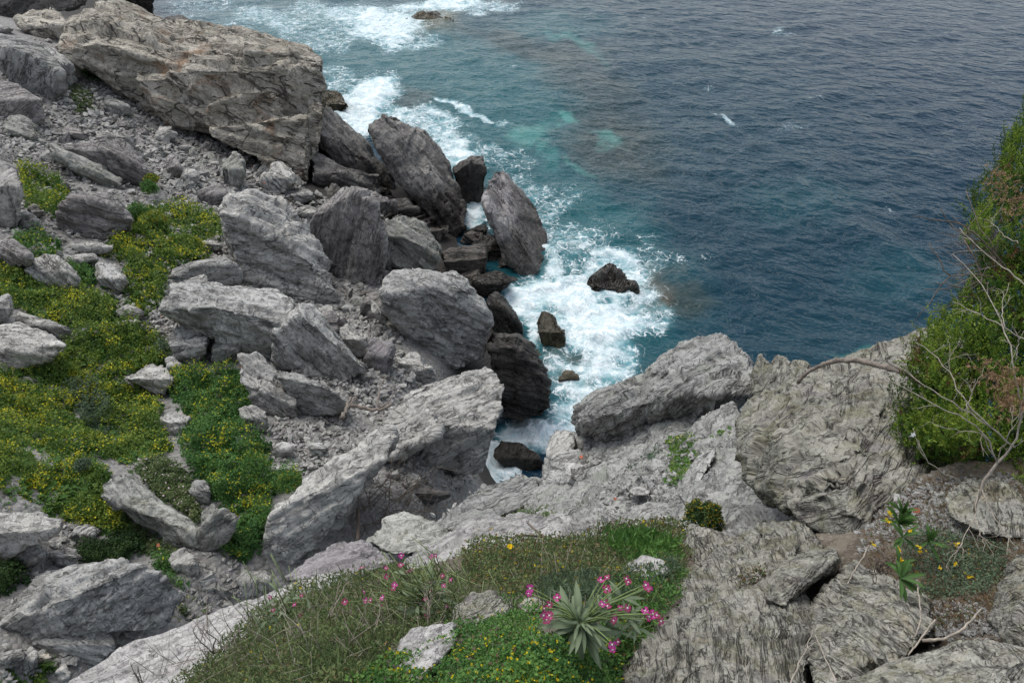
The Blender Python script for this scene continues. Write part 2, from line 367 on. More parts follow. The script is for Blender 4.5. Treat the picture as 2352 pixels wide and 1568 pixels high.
# ------------------------------------------------------------------ the sea
def sea_material():
    t = NT('sea water')
    wc = t.new('ShaderNodeAttribute', attribute_name='wc').outputs['Color']
    fm = t.new('ShaderNodeAttribute', attribute_name='foam').outputs['Fac']
    p = t.new('ShaderNodeNewGeometry').outputs['Position']
    p = t.new('ShaderNodeVectorMath', {0: p, 1: (1, 1, 0)}, operation='MULTIPLY').outputs[0]
    wv = t.new('ShaderNodeVectorMath', {0: t.noise(p, 0.55, 4, 0.62, out=1), 1: (2.3, 2.3, 0)}, operation='MULTIPLY').outputs[0]
    pw = t.new('ShaderNodeVectorMath', {0: p, 1: wv}, operation='ADD').outputs[0]
    wv2 = t.new('ShaderNodeVectorMath', {0: t.noise(p, 2.6, 3, 0.6, out=1), 1: (0.22, 0.22, 0)}, operation='MULTIPLY').outputs[0]
    pw2 = t.new('ShaderNodeVectorMath', {0: pw, 1: wv2}, operation='ADD').outputs[0]
    v1 = t.new('ShaderNodeTexVoronoi', {'Vector': pw2, 'Scale': 1.25}, feature='DISTANCE_TO_EDGE').outputs['Distance']
    v2 = t.new('ShaderNodeTexVoronoi', {'Vector': pw2, 'Scale': 3.0}, feature='DISTANCE_TO_EDGE').outputs['Distance']
    n1 = t.noise(p, 0.8, 5, 0.62); n2 = t.noise(p, 3.2, 5, 0.68); n3 = t.noise(pw2, 9.0, 4, 0.7)
    m = t.math('ADD', fm, t.math('MULTIPLY', t.math('SUBTRACT', n1, 0.5), t.math('MULTIPLY', t.ramp(fm, 0.02, 0.3), 0.9)))
    w1 = t.math('MULTIPLY', t.ramp(m, 0.10, 1.0), 0.17)
    f1 = t.math('SUBTRACT', 1.0, t.new('ShaderNodeMapRange', {0: v1, 1: 0.0, 2: t.math('ADD', w1, 0.012)}, interpolation_type='SMOOTHSTEP').outputs[0])
    f2 = t.math('SUBTRACT', 1.0, t.new('ShaderNodeMapRange', {0: v2, 1: 0.0, 2: t.math('ADD', w1, 0.015)}, interpolation_type='SMOOTHSTEP').outputs[0])
    lace = t.math('MAXIMUM', t.math('MULTIPLY', f1, t.ramp(m, 0.16, 0.42)), t.math('MULTIPLY', f2, t.ramp(m, 0.30, 0.65)))
    lace = t.math('MULTIPLY', lace, t.ramp(t.noise(p, 1.1, 4, 0.6), 0.36, 0.52))
    n4 = t.noise(p, 0.55, 7, 0.6, 0.5)
    full = t.ramp(t.math('ADD', m, t.math('MULTIPLY', t.math('SUBTRACT', n4, 0.5), 1.4)), 0.54, 1.02)
    foam = t.math('MAXIMUM', lace, full, clamp=True)
    foam = t.math('MULTIPLY', foam, t.ramp(m, 0.06, 0.16))
    milky = t.math('MULTIPLY', t.ramp(m, 0.25, 1.0), 0.75)
    foam = t.math('MULTIPLY', foam, t.math('ADD', 0.62, t.math('MULTIPLY', t.ramp(t.noise(pw, 1.3, 6, 0.65), 0.36, 0.58), 0.38)))
    water = t.mix(milky, wc, (0.13, 0.34, 0.39))
    c = t.mix(foam, water, t.mix(t.ramp(n3, 0.35, 0.6), (0.44, 0.55, 0.59), (0.74, 0.78, 0.79)))
    t.l.new(c, t.b.inputs['Base Color'])
    t.l.new(t.new('ShaderNodeMapRange', {0: foam, 3: 0.20, 4: 0.85}).outputs[0], t.b.inputs['Roughness'])
    t.b.inputs['IOR'].default_value = 1.22
    t.b.inputs['Specular IOR Level'].default_value = 0.30
    wp = t.vscale(t.new('ShaderNodeVectorRotate', {'Vector': p, 'Angle': math.radians(24)}, rotation_type='Z_AXIS').outputs[0], (0.8, 1.15, 1))
    def crest(sc_, det, rg): return t.math('SUBTRACT', 1.0, t.math('ABSOLUTE', t.math('MULTIPLY_ADD', t.noise(wp, sc_, det, rg, 0.25), 2.0, -1.0)))
    h = t.math('ADD', t.math('MULTIPLY', t.noise(wp, 0.45, 4, 0.55, 0.3), 1.25), t.math('MULTIPLY', t.noise(wp, 1.5, 2, 0.5, 0.2), 0.30))
    h = t.math('ADD', h, t.math('MULTIPLY', t.noise(wp, 4.0, 2, 0.5), 0.04))
    h = t.math('ADD', h, t.math('MULTIPLY', foam, 0.08))
    t.l.new(t.new('ShaderNodeBump', {'Strength': 1.0, 'Distance': 0.55, 'Height': h}).outputs[0], t.b.inputs['Normal'])
    return t.m
MAT['sea'] = sea_material()
sa = np.radians(np.r_[np.linspace(-180, -46, 40)[:-1], np.linspace(-46, 46, 400), np.linspace(46, 180, 40)[1:]])
sr = np.r_[np.geomspace(4, 14, 12)[:-1], np.geomspace(14, 135, 390), np.geomspace(135, 6000, 45)[1:]]
aa, rr = np.meshgrid(sa, sr, indexing='ij')
sx, sy = (rr * np.sin(aa)).ravel(), (rr * np.cos(aa)).ravel()
su, sv, sdp = project(np.c_[sx, sy, np.zeros_like(sx)])
bad = sdp < 4
su[bad] = -9e3; sv[bad] = 9e3
nz = np.c_[su * 0.012, sv * 0.02, np.zeros_like(su)]
nz[bad] = 0
ju = su + 26 * fbm(nz, 4, 21); jv = sv + 17 * fbm(nz + 40, 4, 22)
def blob(u, v, ru, rv, rot=0, soft=0.6):
    c, s = math.cos(math.radians(rot)), math.sin(math.radians(rot))
    a, b = (ju - u) * c - (jv - v) * s, (ju - u) * s + (jv - v) * c
    return 1 - smooth(1 - soft, 1 + soft, np.hypot(a / ru, b / rv))
DEEP, TEAL, TURQ, REEF, MID = (0.0065, 0.024, 0.043), (0.014, 0.080, 0.092), (0.06, 0.21, 0.19), (0.030, 0.045, 0.043), (0.008, 0.034, 0.050)
wcol = np.tile(np.array(DEEP), (len(sx), 1))
def paint(colr, amt, *a):
    global wcol
    m = (blob(*a) * amt)[:, None]
    wcol = wcol * (1 - m) + np.array(colr) * m
paint(MID, .6, 1700, 520, 520, 330, -30); paint(MID, .8, 1350, 250, 420, 260, 0); paint(MID, .7, 1900, 800, 330, 90, 10)
paint(TEAL, .95, 760, 110, 330, 150, 0); paint(TEAL, .9, 1120, 270, 200, 160, -20); paint(TEAL, .8, 1300, 520, 170, 140, -30)
paint(TEAL, .9, 1320, 740, 240, 220, 0); paint(TEAL, .6, 1290, 60, 120, 40, 0); paint(TEAL, .25, 2080, 640, 130, 60); paint(TEAL, .25, 1830, 470, 110, 50)
paint(REEF, .6, 1340, 190, 120, 40, -25); paint(REEF, .75, 1410, 330, 115, 62, -25); paint(REEF, .5, 1330, 130, 80, 28, -10); paint(REEF, .7, 1180, 100, 110, 26, -20)
paint(REEF, .7, 970, 230, 60, 26, 20); paint((0.11, 0.10, 0.06), .85, 985, 45, 70, 36, 0); paint(REEF, .8, 1570, 680, 60, 34, -20); paint((0.10, 0.085, 0.06), .8, 1490, 655, 48, 56, 0)
paint((0.10, 0.085, 0.065), .7, 1312, 865, 50, 40); paint(REEF, .8, 950, 265, 60, 14, 10)
paint(TURQ, .85, 1295, 272, 26, 12, -40); paint(TURQ, .6, 1225, 300, 50, 20, 50); paint(TURQ, .5, 1390, 318, 40, 9, -20); paint(TURQ, .5, 1250, 335, 30, 12, 60)
paint(TURQ, .4, 1330, 105, 60, 12, -30); paint(TURQ, .4, 1275, 365, 22, 20); paint(TURQ, .4, 1340, 375, 30, 9, -30); paint(TURQ, .35, 1960, 822, 60, 12, -10)
foam = np.zeros(len(sx))
FOAM = [(875,55,95,52,0,1.0),(790,35,80,40,0,.72),(640,50,120,34,0,.58),(470,22,120,32,0,.42),(1010,8,110,20,0,.95),(1130,14,80,18,0,.62),(720,12,80,24,0,.55),
 (900,98,100,20,-8,.62),(760,85,80,40,0,.50),(985,45,60,30,0,.40),(870,215,62,44,20,1.05),(815,262,75,48,0,1.1),(935,262,65,24,0,.78),(790,185,60,24,0,.5),(1005,280,62,44,-25,.68),
 (1030,332,50,40,0,.75),(1042,362,40,22,0,.95),(1100,352,70,22,-20,.48),(1100,495,36,36,0,1.1),(1060,238,48,8,-28,.85),(1112,268,46,9,-20,.8),(1170,285,30,13,0,.55),
 (1215,440,40,40,0,.52),(1262,500,50,60,-40,.52),(1300,570,60,60,0,.55),(1268,600,22,60,0,.9),(1300,680,115,58,0,1.05),(1370,755,105,70,0,1.1),(1235,690,70,70,0,1.0),
 (1400,840,95,58,20,.78),(1330,880,85,60,0,.72),(1295,960,75,50,20,.85),(1225,1005,90,38,0,1.05),(1130,1060,45,50,0,1.2),(1490,725,75,55,0,.66),(1420,640,105,78,0,.82),
 (1545,722,34,45,0,.42),(1455,582,110,30,-12,.5),(1350,562,75,38,0,.5),(1645,272,34,8,-36,.75),(1790,84,22,14,0,.42),(1822,304,52,11,-8,.40),(1152,154,20,5,0,.4),
 (1605,600,40,24,0,.24),(1690,752,44,20,0,.22),(2046,485,20,6,-15,.45),(1500,60,14,5,0,.3),(1612,198,10,7,0,.35),(1880,232,30,8,0,.25),(1850,240,14,5,0,.3),(2160,490,22,6,10,.25),
 (1180,560,40,40,0,.6),(1165,660,40,30,0,.75),(1250,760,40,70,0,.8),(1380,560,140,60,0,.30),(1200,390,60,40,-30,.40),(1290,450,60,40,0,.36),(560,70,60,24,0,.4),(400,20,50,20,0,.35)]
for u, v, ru, rv, rot, s in FOAM:
    foam = np.maximum(foam, s * blob(u, v, ru, rv, rot, .55))
foam[bad] = 0
# wind chop
ca, sb_ = math.cos(math.radians(-24)), math.sin(math.radians(-24))
wx, wy = sx * ca - sy * sb_, sx * sb_ + sy * ca
calm = np.clip(1.1 - rr.ravel() / 260, 0.15, 1) * (rr.ravel() < 1500)
def chop(l, stretch, seed):
    return ridged(np.c_[wx / (l * stretch), wy / l, np.full_like(wx, seed * 7.3)], 1, seed)
sz = 0.21 * chop(7.5, 2.0, 1) + 0.15 * chop(3.6, 1.9, 2) + 0.085 * chop(1.8, 1.7, 3) + 0.04 * chop(0.9, 1.5, 4)
sz = sz * calm - 0.12 + 0.30 * smooth(.6, 1.1, foam) * (0.5 + fbm(np.c_[sx, sy, sx * 0] * 0.7, 4, 31)) + 0.08 * smooth(.3, .8, foam) * fbm(np.c_[sx, sy, sx * 0] * 1.9, 3, 33)
me = mesh_from('sea', np.c_[sx, sy, sz], grid_faces(len(sa), len(sr))[:, ::-1], MAT['sea'])
set_col(me, 'wc', wcol); set_f(me, 'foam', foam)
tag(link('sea', me), kind='structure')

# ------------------------------------------------------------------ rocks
PXM = 2352 / 1024.0
def strata_frame(ang_deg, tilt):
    a = math.radians(ang_deg)
    n = -math.sin(a) * RIGHT + math.cos(a) * UP + tilt * FWD
    n /= np.linalg.norm(n)
    u = math.cos(a) * RIGHT + math.sin(a) * UP
    u -= n * (u @ n); u /= np.linalg.norm(u)
    return np.stack([u, np.cross(n, u), n])
def facets(p, seed):
    """broken planes: every jittered cell tilts its own way"""
    f0 = np.floor(p).astype(np.int64)
    best = np.full(len(p), 9e9); h = np.zeros(len(p))
    for a in (-1, 0, 1):
        for b in (-1, 0, 1):
            for c in (-1, 0, 1):
                i, j, k = f0[:, 0] + a, f0[:, 1] + b, f0[:, 2] + c
                e = p - np.stack([i + .5 + .42 * hash3(i, j, k, seed), j + .5 + .42 * hash3(i, j, k, seed + 1), k + .5 + .42 * hash3(i, j, k, seed + 2)], 1)
                dd = (e * e).sum(1); m = dd < best
                best[m] = dd[m]
                g = np.stack([hash3(i[m], j[m], k[m], seed + 3), hash3(i[m], j[m], k[m], seed + 4), hash3(i[m], j[m], k[m], seed + 5)], 1)
                h[m] = (e[m] * g).sum(1) + 0.22 * hash3(i[m], j[m], k[m], seed + 6)
    return h
ROCKS = []
def rock_from_points(name, parts, D, size, mat, ang=20, tilt=0.35, label=None, cat='rock', group=None, rough=1.0, layer=1.0, lump=1.0, res=2.1, kind=None, bed=1.0):
    """parts: point clouds; each becomes a hull, the hulls grow together, then layers, breaks and lumps are cut into the surface"""
    bm = bmesh.new()
    for pts in parts:
        b2 = bmesh.new()
        vs = [b2.verts.new(p) for p in pts]
        bmesh.ops.convex_hull(b2, input=vs)
        loose = [v for v in b2.verts if not v.link_faces]
        bmesh.ops.delete(b2, geom=loose, context='VERTS')
        tmp = bpy.data.meshes.new('t'); b2.to_mesh(tmp); b2.free()
        bm.from_mesh(tmp); bpy.data.meshes.remove(tmp)
    raw = bpy.data.meshes.new('raw'); bm.to_mesh(raw); bm.free()
    o = link(name, raw)
    md = o.modifiers.new('r', 'REMESH'); md.mode = 'VOXEL'
    vox = max(res * PXM * D / FPX, size / 150.0)
    md.voxel_size = vox
    dg = bpy.context.evaluated_depsgraph_get()
    me = bpy.data.meshes.new_from_object(o.evaluated_get(dg))
    o.modifiers.clear(); o.data = me; bpy.data.meshes.remove(raw)
    me.name = name
    co, no = get_co(me), get_no(me)
    seed = len(ROCKS) * 17 % 997
    ds = D / 20.0
    R = strata_frame(ang, tilt)
    off = np.array([3.1, 7.7, 1.9]) * (seed % 41)
    sc = (co @ R.T) / ds
    k = 1.0 / size
    f1 = fbm(co * k * 1.9 + off, 3, seed)
    h = 0.026 * size * lump * f1
    # big breaks: flat facets stepping in and out
    w = sc[:, 2]; uu = sc[:, 0]; vv = sc[:, 1]
    wob = 0.20 * fbm(sc * 0.45 + off, 3, seed + 5)
    T = 0.34 * layer
    for T_, A_, G_ in ((T * 2.6, 0.075, 0.05), (T, 0.04, 0.035), (T * 0.45, 0.02, 0.015))[:2 if bed != 1.0 else 3]:
        qq = w / T_ + wob * (1.0 if T_ > T else 1.7)
        i = np.floor(qq); f = qq - i
        b = np.floor(uu / (T_ * 5) + 0.5 * hash3(i, i, i, seed + 2) + wob * 0.8)
        c = np.floor(vv / (T_ * 4) + 0.5 * hash3(i, i, i, seed + 4) + wob * 0.8)
        amp = hash3(i, b, c, seed + 8)
        g = smooth(0, 0.16, np.minimum(f, 1 - f))
        h = h + rough * bed * ds * (A_ * amp - G_ * (1 - g))
    h = h + rough * ds * (0.03 * fbm(sc * np.array([1.3, 1.3, 3.2]) + off, 3, seed + 11) + 0.015 * ridged(sc * np.array([2.4, 2.4, 5.0]) + off, 2, seed + 13))
    q = co @ R.T * k
    h = h + 0.024 * size * rough * facets(q * np.array([3.2, 3.2, 5.0]) + off + 0.12 * fbm(q * 4, 2, seed)[:, None], seed + 20)
    h = h + 0.009 * size * rough * facets(q * np.array([8.0, 8.0, 16.0]) + off, seed + 30)
    if bed != 1.0: h = h + 0.0045 * size * facets(q * np.array([19.0, 19.0, 40.0]) + off, seed + 40)
    h = np.clip(h, -0.13 * size, 0.10 * size)
    co = co + no * (h - 0.01 * size)[:, None]
    me.vertices.foreach_set('co', co.astype(np.float32).ravel())
    set_vec(me, 'sc', (sc + off) * 1.9)
    me.polygons.foreach_set('use_smooth', np.ones(len(me.polygons), bool))
    me.materials.clear(); me.materials.append(MAT[mat])
    me.update()
    o['ds'] = ds * 0.6
    tag(o, label, cat, group, kind or 'thing')
    ROCKS.append(o)
    return o
def outline_hull(poly, ridge=None, D=None, front=0.55, top=1.0, thick=0.55, ref=None, extra=(), settle=True):
    """an outline in pixels with its top-to-front ridge -> points of a solid standing at its own distance"""
    xs, ys = np.array([p[0] for p in poly], float), np.array([p[1] for p in poly], float)
    if ref is None: ref = (xs.min(), xs.max(), ys.min(), ys.max())
    vb, vt = ref[3], ref[2]
    if D is None:
        ib = np.argmax(ys); D = float(ground_d(xs[ib], ys[ib]))
    spx = math.sqrt(max(ref[1] - ref[0], 1) * max(ref[3] - ref[2], 1))
    S = spx * D / FPX
    if ridge is None: ridge = [(ref[0], vt + 0.45 * (vb - vt)), (ref[1], vt + 0.45 * (vb - vt))]
    ridge = sorted(ridge)
    rx, ry = [r[0] for r in ridge], [r[1] for r in ridge]
    def koff(x, y):
        rv = np.interp(x, rx, ry)
        return np.where(y > rv, -front * (vb - y) / spx, -front * (vb - rv) / spx + top * (rv - y) / spx)
    k = koff(xs, ys)
    low = ys > 0.5 * (vb + vt)
    if settle and low.any():
        Dg = float(np.percentile(ground_d(xs[low], ys[low]) - S * k[low], 30))
        D = min(D, Dg) if settle == 'min' else Dg
        S = spx * D / FPX
    P = [at(xs, ys, D + S * k)]
    rxa, rya = np.array(rx, float), np.array(ry, float)
    ins = (rxa > ref[0] - 5) & (rxa < ref[1] + 5)
    rxa, rya = np.clip(rxa, xs.min() + 2, xs.max() - 2), np.clip(rya, ys.min() + 2, ys.max() - 2)
    P.append(at(rxa, rya, D + S * koff(rxa, rya)))
    for x, y, kk in extra: P.append(at(np.array([x]), np.array([y]), D + S * np.array([kk])))
    cx, cy = xs.mean(), ys.mean()
    P.append(at(cx + 0.86 * (xs - cx), cy + 0.86 * (ys - cy), D + S * (np.maximum(k, 0) + thick)))
    return np.concatenate(P), D, S
def boulder(label, mat, ang, poly, ridge=None, more=(), name='boulder', D=None, tilt=0.35, group=None, cat='rock', rough=1.0, layer=1.0, lump=1.0, res=2.1, sink=0.0, **kw):
    """one boulder; 'more' holds (outline, ridge, D or None, options) of further lobes that are the same rock"""
    parts = []
    p, D0, S0 = outline_hull(poly, ridge, D, **kw)
    parts.append(p)
    for m in more:
        mk = dict(kw); mk.update(m[3] if len(m) > 3 else {})
        p, d1, s1 = outline_hull(m[0], m[1], m[2], **mk)
        parts.append(p); S0 = max(S0, s1)
    o = rock_from_points(name, parts, D0, S0, mat, ang, tilt, label, cat, group, rough, layer, lump, res)
    o.location.z = -sink
    return o

# --- the headland and the rocks round it
boulder('largest warm grey headland rock, cracked and rust stained, jutting into the foam', 'warm', -14,
  [(345,45),(450,58),(530,58),(610,72),(725,102),(740,125),(748,205),(735,238),(700,268),(640,302),(560,335),(470,312),(385,288),(340,238),(310,180)],
  [(310,185),(400,215),(470,235),(560,215),(660,180),(740,150)], D=47, thick=.35, front=.5, top=.9, lump=1.0, settle=False,
  more=[([(125,110),(150,60),(215,20),(285,0),(350,45),(450,70),(440,170),(385,285),(335,245),(300,185),(205,160)], [(120,120),(220,100),(330,130),(450,160)], 47.5, dict(front=.5, top=1.1)),
        ([(470,255),(500,205),(535,182),(600,190),(655,238),(655,275),(560,304),(490,300)], [(470,245),(540,212),(600,208),(656,240)], 45.7, dict(front=.45, top=.8)),
        ([(380,130),(440,112),(520,112),(556,160),(540,205),(470,232),(390,215)], [(380,165),(556,160)], 45.5, dict(front=.5, top=.8)),
        ([(560,78),(640,84),(712,104),(738,140),(728,190),(650,200),(570,165)], [(560,120),(740,130)], 46.0, dict(front=.6, top=.8)),
        ([(335,200),(400,220),(470,240),(478,290),(440,305),(390,285),(350,250)], [(335,220),(478,250)], 46.2, dict(front=.5, top=.6)),
        ([(190,70),(260,30),(330,50),(350,110),(300,160),(210,140)], [(190,90),(350,90)], 47.6, dict(front=.5, top=.8)),
        ([(470,285),(560,300),(690,262),(715,325),(712,425),(670,412),(600,350),(540,345),(480,315)], [(470,287),(720,268)], 44.8, dict(front=.25, thick=1.6)),
        ([(640,300),(735,235),(745,300),(718,400),(690,380)], [(640,280),(745,250)], 45.4, dict(front=.2, thick=1.6))], name='headland_rock', group=None)
boulder('pale rounded rock at the back left, below the dark cliff', 'warm', -10, [(40,40),(70,22),(105,18),(140,30),(160,62),(145,110),(90,75),(50,55)], D=55)
boulder('black cliff rock filling the top left corner', 'dark', 10, [(-60,-60),(120,-60),(212,-10),(205,8),(180,24),(120,22),(42,46),(0,30),(-60,40)], D=62, name='cliff_rock')
boulder('dark sea rock at the top edge, left of the foam', 'wet', -60, [(270,-40),(350,-40),(356,42),(330,38),(300,15)], D=66, name='sea_rock')
boulder('low dark rock in the water behind the headland', 'dark', -18, [(378,46),(395,37),(415,36),(440,50),(452,62),(430,70),(390,66)], D=68, name='sea_rock')
boulder('big smooth blue grey boulder by the left edge', 'grey', 38, [(-20,72),(50,84),(100,97),(130,130),(146,165),(150,205),(125,225),(77,232),(40,200),(22,160),(-20,130)], [(-20,100),(60,120),(140,170)], D=43, lump=1.2, rough=.55)
boulder('steep grey slab leaning on the smooth boulder', 'grey', -52, [(100,100),(125,112),(155,150),(172,188),(165,200),(150,205),(140,165),(120,130)], D=43)
boulder('brownish rounded boulder cut by the left edge', 'brown', 20, [(-30,180),(20,184),(42,192),(70,235),(100,280),(80,292),(50,275),(-30,262)], D=40, rough=.6)
boulder('flat pale green slab near the left edge', 'green', -18, [(8,288),(25,272),(50,270),(70,282),(95,315),(108,330),(92,338),(45,320),(12,305)], [(8,300),(60,312),(105,332)], D=38, name='rock_slab')
boulder('long pale log-shaped slab lying diagonally', 'green', -24, [(108,330),(130,335),(165,355),(258,388),(284,418),(280,436),(255,438),(190,404),(135,378)], [(108,345),(190,392),(258,424),(284,425)], D=36.5, name='rock_slab', layer=.6)
boulder('small dark layered rock above the log-shaped slab', 'brown', -8, [(98,296),(140,290),(180,292),(212,312),(205,325),(150,322),(105,312)], D=38.5)
boulder('lumpy grey outcrop behind the log-shaped slab', 'brown', -22, [(137,328),(180,322),(220,328),(272,322),(345,372),(350,400),(330,432),(285,420),(255,390),(200,368),(150,352)], [(137,340),(240,350),(345,395)], D=39)
boulder('smooth tilted pale slab at the top of the rubble', 'pale', -25, [(213,300),(235,290),(265,300),(312,322),(316,345),(290,345),(240,330)], D=42, name='rock_slab')
boulder('white boulder cut by the left edge beside green shrub', 'pale', 70, [(-30,365),(20,372),(45,385),(52,440),(46,500),(40,525),(-30,520)], [(-30,430),(20,425),(50,430)], D=29, rough=.6)
boulder('small purple grey stone beside the white edge boulder', 'brown', 20, [(62,480),(75,468),(92,472),(105,492),(96,508),(72,500)], D=30)
boulder('small blue grey stone below the white edge boulder', 'grey', 20, [(38,495),(60,486),(80,498),(92,522),(60,527),(38,524)], D=29)
boulder('dark lined boulder in the middle of the left shrubs', 'brown', -12, [(128,512),(138,470),(160,446),(205,440),(250,452),(280,475),(302,505),(296,534),(230,548),(160,546)], [(128,480),(170,458),(250,468),(300,505)], front=.5, layer=.7)
boulder('dark wedge boulder at the left edge under a bush', 'brown', -30, [(-30,558),(30,555),(52,575),(72,600),(58,612),(20,622),(-30,622)])
boulder('white marbled boulder among shrubs on the left', 'pale', -42, [(54,616),(78,594),(105,585),(128,588),(160,618),(184,664),(150,672),(110,662),(75,640)], front=.35)
boulder('flat white stone between two shrub mats', 'pale', -4, [(148,594),(175,584),(220,582),(226,600),(190,614),(156,608)], name='rock_slab', layer=.6)
boulder('flat pale stone above the flat white stone', 'pale', -6, [(163,562),(210,554),(262,564),(255,578),(200,582),(170,575)], name='rock_slab')
boulder('grey pointed boulder at the edge of the yellow mat', 'grey', -50, [(212,642),(225,605),(255,605),(275,632),(291,655),(268,680),(230,662)], front=.4)
boulder('grey block at the left edge above the big white boulder', 'grey', 80, [(-30,672),(24,676),(33,722),(0,750),(-30,750)])
boulder('flat grey plate behind the big white boulder', 'pale', -24, [(30,716),(100,732),(140,748),(162,764),(150,790),(80,760),(35,740)], name='rock_slab')
boulder('big white cracked boulder at the left edge', 'pale', -8, [(-40,750),(0,744),(42,735),(82,752),(105,756),(152,793),(112,829),(45,848),(-40,846)], [(-40,810),(50,812),(110,808),(150,794)], front=.45, top=.8, rough=.6)
boulder('small white boulder topping a pair beside the rubble strip', 'pale', -20, [(268,716),(290,703),(312,708),(331,718),(320,734),(285,733)])
boulder('small layered white stone, lower of a pair beside the rubble strip', 'pale', 22, [(262,750),(285,733),(310,728),(328,738),(315,752),(285,755)])

# --- the big blocks down the middle
boulder('large block with level layers like stacked sheets', 'pale', -12, [(510,482),(522,455),(565,442),(645,455),(690,520),(720,552),(755,615),(776,692),(740,702),(690,682),(560,652),(526,572)],
  [(510,500),(560,500),(650,560),(720,610),(775,685)], front=.45, top=.7, rough=1.25, layer=.75, name='layered_boulder')
boulder('tall dark upright boulder behind the layered block', 'brown', 62, [(710,520),(740,470),(795,428),(812,425),(850,440),(872,482),(885,560),(889,622),(876,652),(830,692),(790,672),(740,602),(714,560)],
  [(710,500),(760,470),(812,440),(870,480)], front=.45, D=31)
boulder('pale olive boulder right of the tall dark one', 'green', -30, [(876,506),(925,490),(975,514),(1016,570),(1010,602),(1000,626),(940,650),(890,642),(882,580)], [(876,540),(930,545),(1014,585)], D=34)
boulder('ragged grey spike rock above the olive boulder', 'brown', 60, [(822,440),(845,432),(866,436),(878,448),(905,470),(912,492),(890,498),(862,490)], D=37)
boulder('low dark rock below the leaning slabs', 'dark', 20, [(890,455),(925,452),(962,478),(968,505),(920,498),(895,480)], D=40)
boulder('long black slab leaning down left from the water', 'dark', -52, [(868,320),(852,290),(885,266),(945,287),(975,297),(1000,330),(1034,378),(1074,470),(1066,525),(1050,548),(1015,545),(965,475),(905,395),(875,342)],
  [(860,300),(905,360),(960,420),(1020,490),(1060,520)], D=41.5, front=.3, top=.8, name='leaning_slab', layer=.8, rough=1.2)
boulder('jagged black crest standing before the foam', 'wet', 70, [(838,312),(850,296),(852,268),(880,264),(912,272),(930,290),(880,306),(870,325),(850,325)], D=43.5, name='sea_rock', rough=1.5)
boulder('black slab leaning against the headland foot', 'dark', -50, [(706,272),(745,240),(785,278),(850,330),(892,392),(906,436),(880,430),(790,395),(730,350),(712,320)], [(706,300),(780,320),(850,370),(900,430)], D=44, front=.3, name='leaning_slab', layer=.8)
boulder('rounded wet brown rock at the headland tip', 'algae', -40, [(742,212),(760,202),(786,212),(804,242),(800,258),(775,270),(745,280),(735,250)], D=50, name='sea_rock')
boulder('dark shadowed rock in the cave under the slabs', 'dark', -20, [(712,350),(760,370),(830,410),(880,440),(850,455),(780,440),(716,420)], D=45, rough=1.3)
boulder('dark rock between the black slab and the pale pinnacle', 'dark', 70, [(1034,382),(1074,364),(1082,350),(1112,352),(1120,400),(1112,458),(1095,472),(1066,468),(1048,430)], [(1034,400),(1080,372),(1120,380)], D=43, name='sea_rock')
boulder('pale purple pinnacle slab standing in the surf', 'pinnacle', -62, [(1112,450),(1124,402),(1145,384),(1166,395),(1182,428),(1230,478),(1258,530),(1262,572),(1246,620),(1222,655),(1195,640),(1160,600),(1135,525),(1114,478)],
  [(1112,475),(1150,520),(1192,548),(1222,600),(1240,640)], D=38.5, front=.35, top=1.0, name='pinnacle_slab', tilt=.2)
boulder('small black rock in the foam pocket', 'wet', 35, [(1062,548),(1076,528),(1092,514),(1120,505),(1124,520),(1105,542),(1085,556)], D=39, name='sea_rock')
boulder('rounded black rock under the pinnacle slab', 'wet', 20, [(1075,562),(1110,535),(1140,540),(1158,575),(1162,602),(1124,622),(1090,602)], D=37.5, name='sea_rock')
boulder('brown layered block below the olive boulder', 'brown', -4, [(1014,582),(1060,565),(1117,562),(1122,600),(1116,650),(1062,645),(1020,626)], [(1014,600),(1118,592)], D=36, layer=.6)
boulder('low wet shelf rock at the edge of the surf', 'wet', 5, [(1085,640),(1120,625),(1152,622),(1172,645),(1142,670),(1110,692),(1084,672)], D=34.5, name='sea_rock')
boulder('dark purple rock left of the large grey boulder', 'brown', 30, [(828,702),(850,676),(882,670),(900,690),(893,720),(865,738),(838,728)], D=30)
boulder('large rough grey boulder in the centre by the black wet rocks', 'grey', -18, [(882,668),(900,636),(965,630),(1045,620),(1072,635),(1082,670),(1112,682),(1128,740),(1112,822),(1070,848),(1000,842),(945,806),(922,752),(884,712)],
  [(882,680),(960,660),(1070,668),(1126,720)], D=28.5, front=.6, top=.9, lump=1.2)
boulder('wet brown block in the surf right of the large grey boulder', 'wet', -50, [(1118,688),(1150,670),(1166,700),(1196,744),(1199,762),(1182,778),(1130,774)], [(1118,700),(1160,710),(1198,752)], D=32, name='sea_rock')
boulder('black wet layered block with cracked steps', 'wet', -8, [(1118,800),(1132,768),(1186,768),(1193,786),(1226,796),(1237,850),(1262,880),(1266,932),(1250,966),(1200,970),(1150,962),(1138,900)],
  [(1118,800),(1190,800),(1240,858),(1264,900)], D=29.5, front=.6, top=.8, rough=1.4, layer=.9, name='sea_rock', settle='min')
boulder('brown wet half-dome rock in the narrow inlet', 'wet', 75, [(1130,1032),(1145,1013),(1196,1018),(1228,1038),(1250,1062),(1245,1090),(1205,1100),(1165,1092),(1145,1060)], D=28.2, name='sea_rock', rough=.6)
